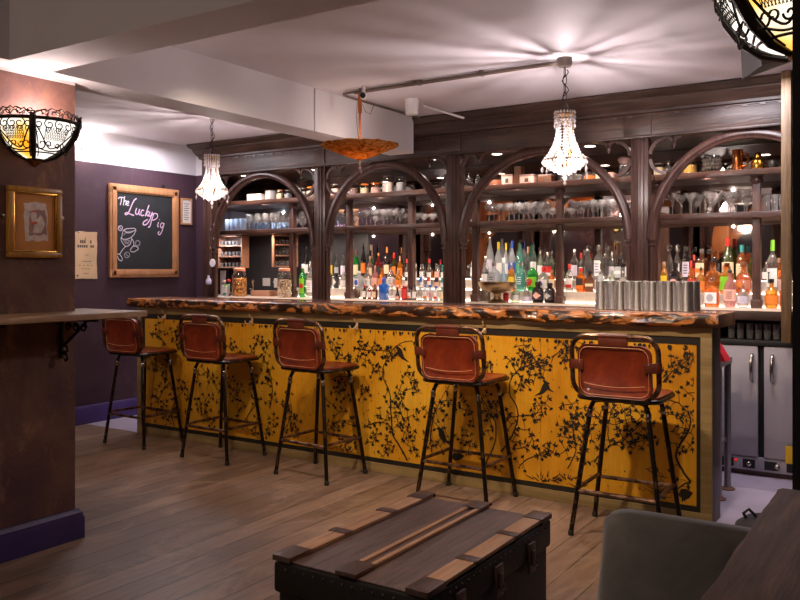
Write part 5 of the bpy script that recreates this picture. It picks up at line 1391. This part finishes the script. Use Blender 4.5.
def chalk(strokes, w, matn, nm, k=5):
    mb = MB()
    for i, s in enumerate(strokes):
        pts = []; n = len(s)
        for a in range(n - 1):
            p0 = s[max(a - 1, 0)]; p1 = s[a]; p2 = s[a + 1]; p3 = s[min(a + 2, n - 1)]
            for j in range(k):
                t = j / k; pts.append(tuple(.5 * (2 * q1 + (-q0 + q2) * t + (2 * q0 - 5 * q1 + 4 * q2 - q3) * t * t + (-q0 + 3 * q1 - 3 * q2 + q3) * t ** 3) for q0, q1, q2, q3 in zip(p0, p1, p2, p3)))
        pts.append(s[-1])
        mb.ribbon([(cbp(*p)[0] + i * 2e-5, cbp(*p)[1], cbp(*p)[2]) for p in pts], (1, 0, 0), w)
    mb.build(nm, matn, cb, False)
chalk([[(80, 114), (84, 106), (98, 104), (118, 107)], [(99, 105), (97, 128), (91, 150)], [(118, 97), (114, 124), (110, 152)], [(112, 134), (120, 124), (127, 128), (124, 151)], [(131, 142), (142, 137), (141, 128), (133, 130), (129, 142), (134, 152), (145, 149)]], .010, 'chalk', 'chalk_word')
chalk([[(190, 112), (178, 118), (164, 142), (150, 176), (138, 200), (126, 208), (120, 202), (131, 196), (150, 204), (174, 213)],
       [(190, 168), (183, 192), (188, 206), (199, 200), (208, 174)], [(208, 174), (203, 200), (210, 212)], [(234, 184), (223, 181), (215, 197), (219, 213), (235, 210)],
       [(264, 150), (252, 184), (241, 218)], [(264, 186), (248, 199)], [(248, 199), (254, 212), (262, 218)], [(270, 190), (263, 210), (272, 217), (285, 192)], [(285, 192), (270, 236), (248, 266), (230, 268), (232, 252), (256, 236)]], .0115, 'chalk_pink', 'chalk_word')
chalk([[(292, 205), (280, 240), (269, 278), (258, 283)], [(276, 216), (294, 201), (314, 206), (312, 228), (292, 240), (279, 238)], [(322, 252), (315, 276), (323, 281)], [(326, 236), (328, 239)], [(354, 262), (341, 258), (332, 274), (338, 287), (350, 274), (355, 260)], [(354, 262), (342, 306), (328, 328), (318, 320), (326, 308)]], .0105, 'chalk_pink', 'chalk_word')
chalk([[(100, 345), (108, 308), (124, 294), (160, 290), (180, 292), (184, 306), (166, 336), (140, 352), (112, 356), (96, 346), (104, 376), (126, 398), (150, 386), (160, 350)], [(112, 300), (140, 318), (182, 300)], [(124, 398), (104, 420), (88, 446)], [(70, 448), (84, 444), (102, 466), (100, 484), (84, 478), (70, 450)],
       [(92, 274), (104, 282), (102, 298), (90, 304), (80, 294), (82, 280), (92, 274)], [(86, 282), (98, 296)], [(158, 348), (172, 372), (172, 396)], [(150, 420), (172, 396), (196, 404), (198, 416), (170, 432), (150, 424)]], .007, 'chalk', 'chalk_sketch')
for st_ in ([(108, 352), (124, 380), (148, 366), (120, 360), (142, 388)], [(190, 362), (208, 370), (206, 390), (190, 394), (182, 380), (190, 362)], [(130, 432), (146, 440), (144, 460), (126, 466), (116, 452), (120, 438), (130, 432)], [(122, 442), (140, 458)], [(112, 330), (130, 312), (166, 308)]): chalk([st_], .010, 'chalk_faint', 'chalk_sketch')
MB().box(WX, WX + .02, 5.28, 5.31, z1 - .002, z1 + .035, .004).build('hanging_bracket', 'bare_steel', cb)
# small framed notice
t = thing('framed_notice', 'small framed white notice beside the chalkboard', 'picture', (0, 0, 0))
a, b, c, d = 5.515, 5.655, 1.775, 2.035
mb = MB()
for q in ((a, b, d - .016, d), (a, b, c, c + .016), (a, a + .016, c + .016, d - .016), (b - .016, b, c + .016, d - .016)): mb.box(WX + .001, WX + .018, *q, .003)
mb.build('frame', 'pine_frame', t)
pg = MB().box(WX + .001, WX + .010, a + .01, b - .01, c + .01, d - .01).build('sheet', 'white_paper', t, False)
mb = MB()
for k in range(8): z = d - .055 - .022 * k; mb.box(WX + .0095, WX + .0106, a + .035 + .008 * (k % 3 == 1), b - .035 - .012 * (k % 2), z - .003, z + .003)
mb.build('print_lines', 'ink_grey', pg, False)
# brown paper bill by the pier
t = thing('paper_sign', 'buff paper bill pinned to the purple wall below the chalkboard level beside the pier', 'poster', (0, 0, 0))
a, b, c, d = 4.335, 4.565, 1.252, 1.665
r4 = random.Random(2); q = []
for k in range(9): q.append((a + (b - a) * k / 8, d - r4.uniform(0, .006)))
for k in range(1, 12): q.append((b - r4.uniform(0, .008), d - (d - c) * k / 12))
for k in range(9): q.append((b - (b - a) * k / 8, c + r4.uniform(0, .006)))
for k in range(1, 12): q.append((a + r4.uniform(0, .004), c + (d - c) * k / 12))
mb = MB().prism([(y, z) for y, z in q], -WX - .006, -WX - .001)
mb.v = [(-y, x, z) for x, y, z in mb.v]
sh = mb.build('sheet', 'cream_paper', t, False)
mb = MB()
def ln(yc, hw, z, h): 
    n = max(2, int(hw * 2 / .02)); 
    for k in range(n):
        if r4.random() < .85: ya = yc - hw + 2 * hw * k / n; mb.box(WX + .006, WX + .0066, ya, ya + 2 * hw / n * .72, z - h / 2, z + h / 2)
yc = (a + b) / 2
for z, hw, h in ((1.575, .06, .026), (1.535, .085, .022), (1.60, .012, .016), (1.46, .03, .005), (1.405, .06, .005), (1.37, .07, .005), (1.34, .045, .004), (1.30, .03, .004)): ln(yc, hw, z, h)
mb.build('print_lines', 'ink_grey', sh, False)
for y, z in ((a + .04, d - .01), (a + .03, c + .03)): MB().ball((WX + .008, y, z), .008, 8, 5).build('pin', 'bare_steel', t)
# framed print on the pier
PXF = -3.56
t = thing('framed_print', 'gilt-framed ochre print hanging on the purple pier under the wall lamp', 'picture', (0, 0, 0))
a, b, c, d = 2.155, 2.432, 1.388, 1.72
mb = MB()
for q in ((a, b, d - .026, d), (a, b, c, c + .026), (a, a + .026, c + .026, d - .026), (b - .026, b, c + .026, d - .026)):
    mb.box(PXF + .001, PXF + .028, *q, .006)
mb.build('frame', 'gilt_frame', t)
mb = MB()
for q in ((a + .022, b - .022, d - .034, d - .022), (a + .022, b - .022, c + .022, c + .034), (a + .022, a + .034, c + .03, d - .03), (b - .034, b - .022, c + .03, d - .03)): mb.box(PXF + .001, PXF + .022, *q, .003)
mb.build('gold_slip', 'gold_metal', t)
mt = MB().box(PXF + .001, PXF + .010, a + .02, b - .02, c + .02, d - .02).build('mount', 'ochre_mount', t, False)
def patch(pts, mat_, nm, off, jag=0.):
    r5 = random.Random(4); q = []
    for i in range(len(pts)):
        p, n_ = pts[i], pts[(i + 1) % len(pts)]
        for k in range(6): q.append((p[0] + (n_[0] - p[0]) * k / 6 + r5.uniform(-jag, jag), p[1] + (n_[1] - p[1]) * k / 6 + r5.uniform(-jag, jag)))
    cy, cz = sum(p[0] for p in q) / len(q), sum(p[1] for p in q) / len(q)
    MB().add([(PXF + off, cy, cz)] + [(PXF + off, y, z) for y, z in q], [(0, 1 + i, 1 + (i + 1) % len(q)) for i in range(len(q))]).build(nm, mat_, mt, False)
def pp(x, y): p = atX(x * .175, 180 + y * .175, PXF + .011); return (p.y, p.z)
patch([pp(138, 125), pp(268, 130), pp(272, 345), pp(140, 348)], 'print_pale', 'print_ground', .0102, .006)
patch([pp(172, 172), pp(262, 170), pp(266, 310), pp(160, 318)], 'print_grey', 'print_shade', .0105, .005)
patch([pp(176, 186), pp(206, 182), pp(212, 236), pp(180, 240)], 'print_pale', 'print_shape', .0108, .002)
patch([pp(196, 250), pp(232, 196), pp(258, 250), pp(236, 304), pp(190, 300)], 'print_pale', 'print_shape', .0109, .002)
patch([pp(172, 240), pp(214, 238), pp(212, 252), pp(174, 254)], 'print_red', 'print_mark', .0112, .002)
patch([pp(184, 172), pp(204, 170), pp(206, 182), pp(186, 184)], 'print_red', 'print_mark', .0113, .001)
for x, y in ((28, 204), (360, 218)):
    p = pp(x, y); MB().lathe([(.012, 0), (.012, .004), (.004, .007)], 12).move(Matrix.Translation((PXF + .001, p[0], p[1])) @ Matrix.Rotation(R(90), 4, 'Y')).build('mirror_plate', 'bare_steel', t)
# string of beads with a disc and a little pouch on the first pillar
t = thing('bead_string', 'hanging string of clear beads with a white disc and small pouch on the first pillar', 'ornament', (0, 0, 0))
Yb = YP - .09
p = atY(211, 200, Yb); q = atY(210, 285, Yb)
MB().tube([(p.x, Yb, 2.0), (p.x, Yb, q.z + .10)], .0015, 5).tube([(p.x - .022, Yb, 1.98), (p.x - .022, Yb, q.z + .02)], .0015, 5).build('thread', 'cable_twine', t)
for u, v in ((212.5, 203), (213.5, 224.5), (210.5, 229), (213.5, 238.5), (210.5, 248)):
    g = atY(u, v, Yb); MB().gem((g.x, Yb, g.z), .012, .016).build('bead', 'lead_crystal', t, False)
g = atY(213.3, 263, Yb); MB().lathe([(.002, -.006), (.036, -.005), (.040, 0), (.036, .005), (.002, .006)], 20).move(Matrix.Translation((g.x, Yb - .01, g.z)) @ Matrix.Rotation(R(90), 4, 'X')).build('disc', 'white_paper', t)
g = atY(209, 280, Yb); MB().lathe([(.022, -.045), (.034, -.035), (.034, .0), (.012, .025), (.016, .045), (.002, .045)], 14, (g.x, Yb - .005, g.z), sy=.5).build('pouch', 'paper_lilac', t)

# ================================================================== FURNITURE IN FRONT
# plank shelf on iron brackets round the purple pier
t = thing('wall_shelf', 'pale plank drinks shelf on iron brackets along the purple pier', 'shelf', (0, 0, 0))
mb = MB().box(-3.558, -3.25, -.3, 2.71, 1.100, 1.128, .004).box(-3.75, -3.5582, 2.522, 2.71, 1.1002, 1.1278, .004)
mb.build('plank', 'pale_plank', t)
for y in (2.44, 1.98, 1.2):
    b = MB().tube([(-3.552, y, 1.099), (-3.552, y, .90)], .010, 6)
    b.tube([(-3.552, y, 1.092), (-3.28, y, 1.092)], .009, 6)
    b.tube([(-3.55, y, .955), (-3.50, y, .985), (-3.42, y, 1.04), (-3.36, y, 1.085)], .008, 6)
    for k in range(3):
        cx, cz = -3.50 + .06 * k, 1.055 - .0 * k; r0 = .022
        b.tube([(cx + r0 * (1 - .6 * j / 16) * math.cos(j * .55), y, cz + .0 + r0 * (1 - .6 * j / 16) * math.sin(j * .55)) for j in range(17)], .005, 5)
    for cz in (.955, .915):
        b.tube([(-3.545, y, cz + .01), (-3.515, y, cz + .005), (-3.505, y, cz - .018), (-3.52, y, cz - .028), (-3.53, y, cz - .018)], .006, 5)
    b.build('bracket', 'wrought_iron', t)
# old trunk
tx0, tx1, ty0, ty1 = -1.70, -1.145, 1.90, 2.765
t = thing('trunk', 'old black travelling trunk with wooden slats and iron clasps used as a table', 'trunk', (0, 0, 0))
MB().box(tx0 + .012, tx1 - .012, ty0 + .012, ty1 - .012, .02, .335, .008).build('body', 'trunk_black', t)
MB().box(tx0 + .0, tx1 - .0, ty0 + .0, ty1 - .0, 0, .045, .006).build('base_band', 'trunk_black', t)
ld = MB().box(tx0, tx1, ty0, ty1, .337, .432, .012).build('lid', 'trunk_black', t)
MB().box(tx0 + .012, tx1 - .012, ty0 + .012, ty1 - .012, .4325, .437, .002).build('lid_top', 'trunk_lid', ld)
def slat(x0, x1, matn='trunk_slat', z1=.451):
    return MB().box(x0, x1, ty0 + .004, ty1 - .004, .4375, z1, .003).build('slat', matn, t)
slat(tx0 + .003, tx0 + .066); slat(tx1 - .066, tx1 - .003)
slat(-1.452, -1.434); slat(-1.408, -1.390); slat(-1.433, -1.409, 'trunk_lid', .445)
for x0, x1 in ((tx0 - .001, tx0 + .070), (tx1 - .070, tx1 + .001), (-1.458, -1.384)):
    for y in ((ty0, ty0 + .10), (ty1 - .09, ty1)) + (() if x0 == -1.458 else ((ty0 + .28, ty0 + .32), (ty0 + .56, ty0 + .60))):
        mb = MB().box(x0, x1, y[0] - .002, y[1] + .0, .4515, .4535, .001)
        corner = x0 != -1.458 and (y[0] == ty0 or y[1] == ty1)
        lo = .436 if corner else .442
        if y[0] == ty0: mb.box(x0, x1, ty0 - .003, ty0 - .0005, lo, .4535, .001)
        if y[1] == ty1: mb.box(x0, x1, ty1 + .0005, ty1 + .003, lo, .4535, .001)
        if x0 < tx0: mb.box(tx0 - .003, tx0 - .0005, y[0], y[1], lo, .4535, .001)
        if x1 > tx1: mb.box(tx1 + .0005, tx1 + .003, y[0], y[1], lo, .4535, .001)
        mb.build('clasp', 'trunk_iron', t)
for y in (2.08, 2.33, 2.58):
    mb = MB().box(tx1 + .0005, tx1 + .010, y - .025, y + .025, .30, .40, .003).box(tx1 + .01, tx1 + .018, y - .008, y + .008, .325, .375, .003); mb.tube([(tx1 + .012, y - .012, .345), (tx1 + .024, y - .012, .325), (tx1 + .024, y + .012, .325), (tx1 + .012, y + .012, .345)], .003, 6)
    mb.build('lock', 'trunk_iron', t)
for y in (ty0, ty1):
    for x in (tx0, tx1):
        MB().ball((x + (.006 if x == tx0 else -.006), y + (.006 if y == ty0 else -.006), .05), .022, 10, 6).build('corner_cap', 'trunk_iron', t)
mb = MB()
for k in range(22):
    y = ty0 + .05 + k * .036
    mb.ball((tx1 + .001, y, .415), .004, 6, 4).ball((tx1 - .011, y, .06), .004, 6, 4)
for k in range(14): mb.ball((tx0 + .05 + k * .036, ty0 - .001, .415), .004, 6, 4)
mb.build('studs', 'trunk_iron', t, True)
# grey armchair, its back towards us
t = thing('armchair', 'grey velvet armchair with a smooth rolled-top back, pushed under the rough table', 'armchair', (-.375, 1.73, 0), PI)
def cushion(x0, x1, y0, y1, z0, z1, b, nm, lean=0.):
    bm = bmesh.new(); bmesh.ops.create_cube(bm, size=1)
    for v in bm.verts: v.co = ((x0 + x1) / 2 + v.co.x * (x1 - x0), (y0 + y1) / 2 + v.co.y * (y1 - y0), (z0 + z1) / 2 + v.co.z * (z1 - z0))
    bmesh.ops.bevel(bm, geom=bm.edges[:], offset=b, segments=5, profile=.5, affect='EDGES'); bm.verts.index_update()
    mb = MB(); mb.add([(v.co.x, v.co.y - lean * (v.co.z - z0), v.co.z) for v in bm.verts], [tuple(v.index for v in f.verts) for f in bm.faces]); bm.free()
    return mb.build(nm, 'grey_velvet', t, True, 70)
mb = MB()
# back shell: wraps a little round the sides, wider at the bottom, rolled top edge
nu = 30
sec = [(.12, -.055), (.30, -.060), (.48, -.062), (.60, -.060), (.665, -.052), (.698, -.034), (.708, -.008), (.702, .02), (.67, .045), (.60, .058), (.48, .060), (.30, .060), (.12, .055)]
vs = []
for k in range(nu + 1):
    u = -1 + 2 * k / nu; e = max(0, abs(u) - .80) / .20; sq = math.sqrt(max(0, 1 - e * e * .985))
    for z, o_ in sec:
        w = .345 + .045 * (1 - min(1, max(0, (z - .12) / .57))) ** 1.3
        zz = z - .045 * (1 - math.sqrt(max(0, 1 - (e * .96) ** 2))) * (1 if z > .5 else 0)
        vs.append((u * w, -.345 - .03 * (z - .12) / .57 + o_ * max(sq, .12) + .06 * max(0, abs(u) - .7) ** 1.5, zz))
m = len(sec)
mb.add(vs, [(k * m + j, k * m + (j + 1) % m, (k + 1) * m + (j + 1) % m, (k + 1) * m + j) for k in range(nu) for j in range(m)] + [tuple(range(m)), tuple(reversed(range(nu * m, (nu + 1) * m)))])
mb.build('backrest', 'grey_velvet', t, True, 70)
cushion(-.27, .27, -.26, .30, .25, .43, .05, 'seat_cushion')
MB().box(-.30, .30, -.27, .30, .13, .25, .03).build('seat_base', 'grey_velvet', t)
for s in (-1, 1):
    a, b = (-.375, -.275) if s < 0 else (.275, .375)
    cushion(a, b, -.26, .26, .13, .50, .045, 'armrest')
for x in (-.27, .27):
    for y in (-.27, .25): MB().lathe([(.014, 0), (.024, .135)], 12, (x, y, 0)).build('leg', 'back_bar_upright', t)
# rough table at the right edge
t = thing('rough_table', 'rough dark wooden table top at the corner below the black pier', 'table', (.10, 1.50, 0))
def plank_top():
    r6 = random.Random(9); mb = MB(); n = 40; m = 6; vs = []; X0, X1, Y0, Y1 = -.424, .42, -.62, .735
    for i in range(n + 1):
        y = Y0 + (Y1 - Y0) * i / n; e = .0015 * math.sin(i * .7) + r6.uniform(-.001, .001)
        for x, z in ((X0 + .006 + e, .742), (X0 + e * .6, .76), (X0 + .004 + e, .779), (X0 + .015, .784), (X1, .784), (X1, .742)): vs.append((x, y, z))
    mb.add(vs, [(i * m + j, i * m + (j + 1) % m, (i + 1) * m + (j + 1) % m, (i + 1) * m + j) for i in range(n) for j in range(m)] + [tuple(range(m)), tuple(reversed(range(n * m, (n + 1) * m)))])
    return mb
plank_top().build('table_top', 'rough_table_wood', t, True, 40)
MB().lathe([(.20, 0), (.205, .012), (.06, .035), (.04, .06), (.04, .70), (.16, .735), (.16, .741)], 24, (.1, -.2, 0)).build('pedestal', 'wrought_iron', t)
# dark bag slumped on the floor at the bar's end
t = thing('floor_bag', 'dark cloth bag slumped on the pale floor at the open bar end', 'bag', (-.64, 4.24, 0))
mb = MB(); vs = []; n = 20
prof = [(.10, 0), (.16, .008), (.18, .05), (.165, .11), (.12, .145), (.05, .158), (.002, .16)]
mb.lathe(prof, 24, sx=1.0, sy=.7)
for i, (x, y, z) in enumerate(mb.v):
    a = math.atan2(y, x); mb.v[i] = (x * (1 + .06 * math.sin(a * 3 + 1)), y * (1 + .07 * math.sin(a * 5)), z * (1 + .10 * math.cos(a - .4)))
mb.build('sack', 'black_fabric', t, True, 80)
MB().tube([(-.10, -.02, .12), (-.115, -.03, .155), (-.09, -.035, .18), (-.06, -.02, .145)], .008, 8).build('strap', 'black_plastic', t)

# ================================================================== CAMERA
cam = bpy.data.cameras.new('camera'); cam.sensor_width = 36; cam.lens = FOC / 800 * 36
cam.shift_x = 0; cam.shift_y = -30 / 800; cam.clip_start = .05
co = bpy.data.objects.new('camera', cam); col.objects.link(co)
co.location = (0, 0, EYE); co.rotation_euler = (R(90), 0, math.atan2(-FX, FY))
sc = bpy.context.scene; sc.camera = co
sc.view_settings.view_transform = 'Standard'; sc.view_settings.look = 'None'; sc.view_settings.gamma = 1
sc.view_settings.use_curve_mapping = False
sc.view_settings.exposure = 0
cy = sc.cycles
cy.use_denoising = True; cy.max_bounces = 10; cy.transparent_max_bounces = 24; cy.glossy_bounces = 5; cy.diffuse_bounces = 4
cy.sample_clamp_indirect = 6; cy.caustics_reflective = False; cy.caustics_refractive = False
# everything that stands on the back bar clears the surface under it by a hair
for o in col.objects:
    if o.parent is None and o.type != 'LIGHT':
        for z in (CT, ZB, ZC, ZU, ZL):
            if abs(o.location.z - z) < 1e-5: o.location.z += .0012; break
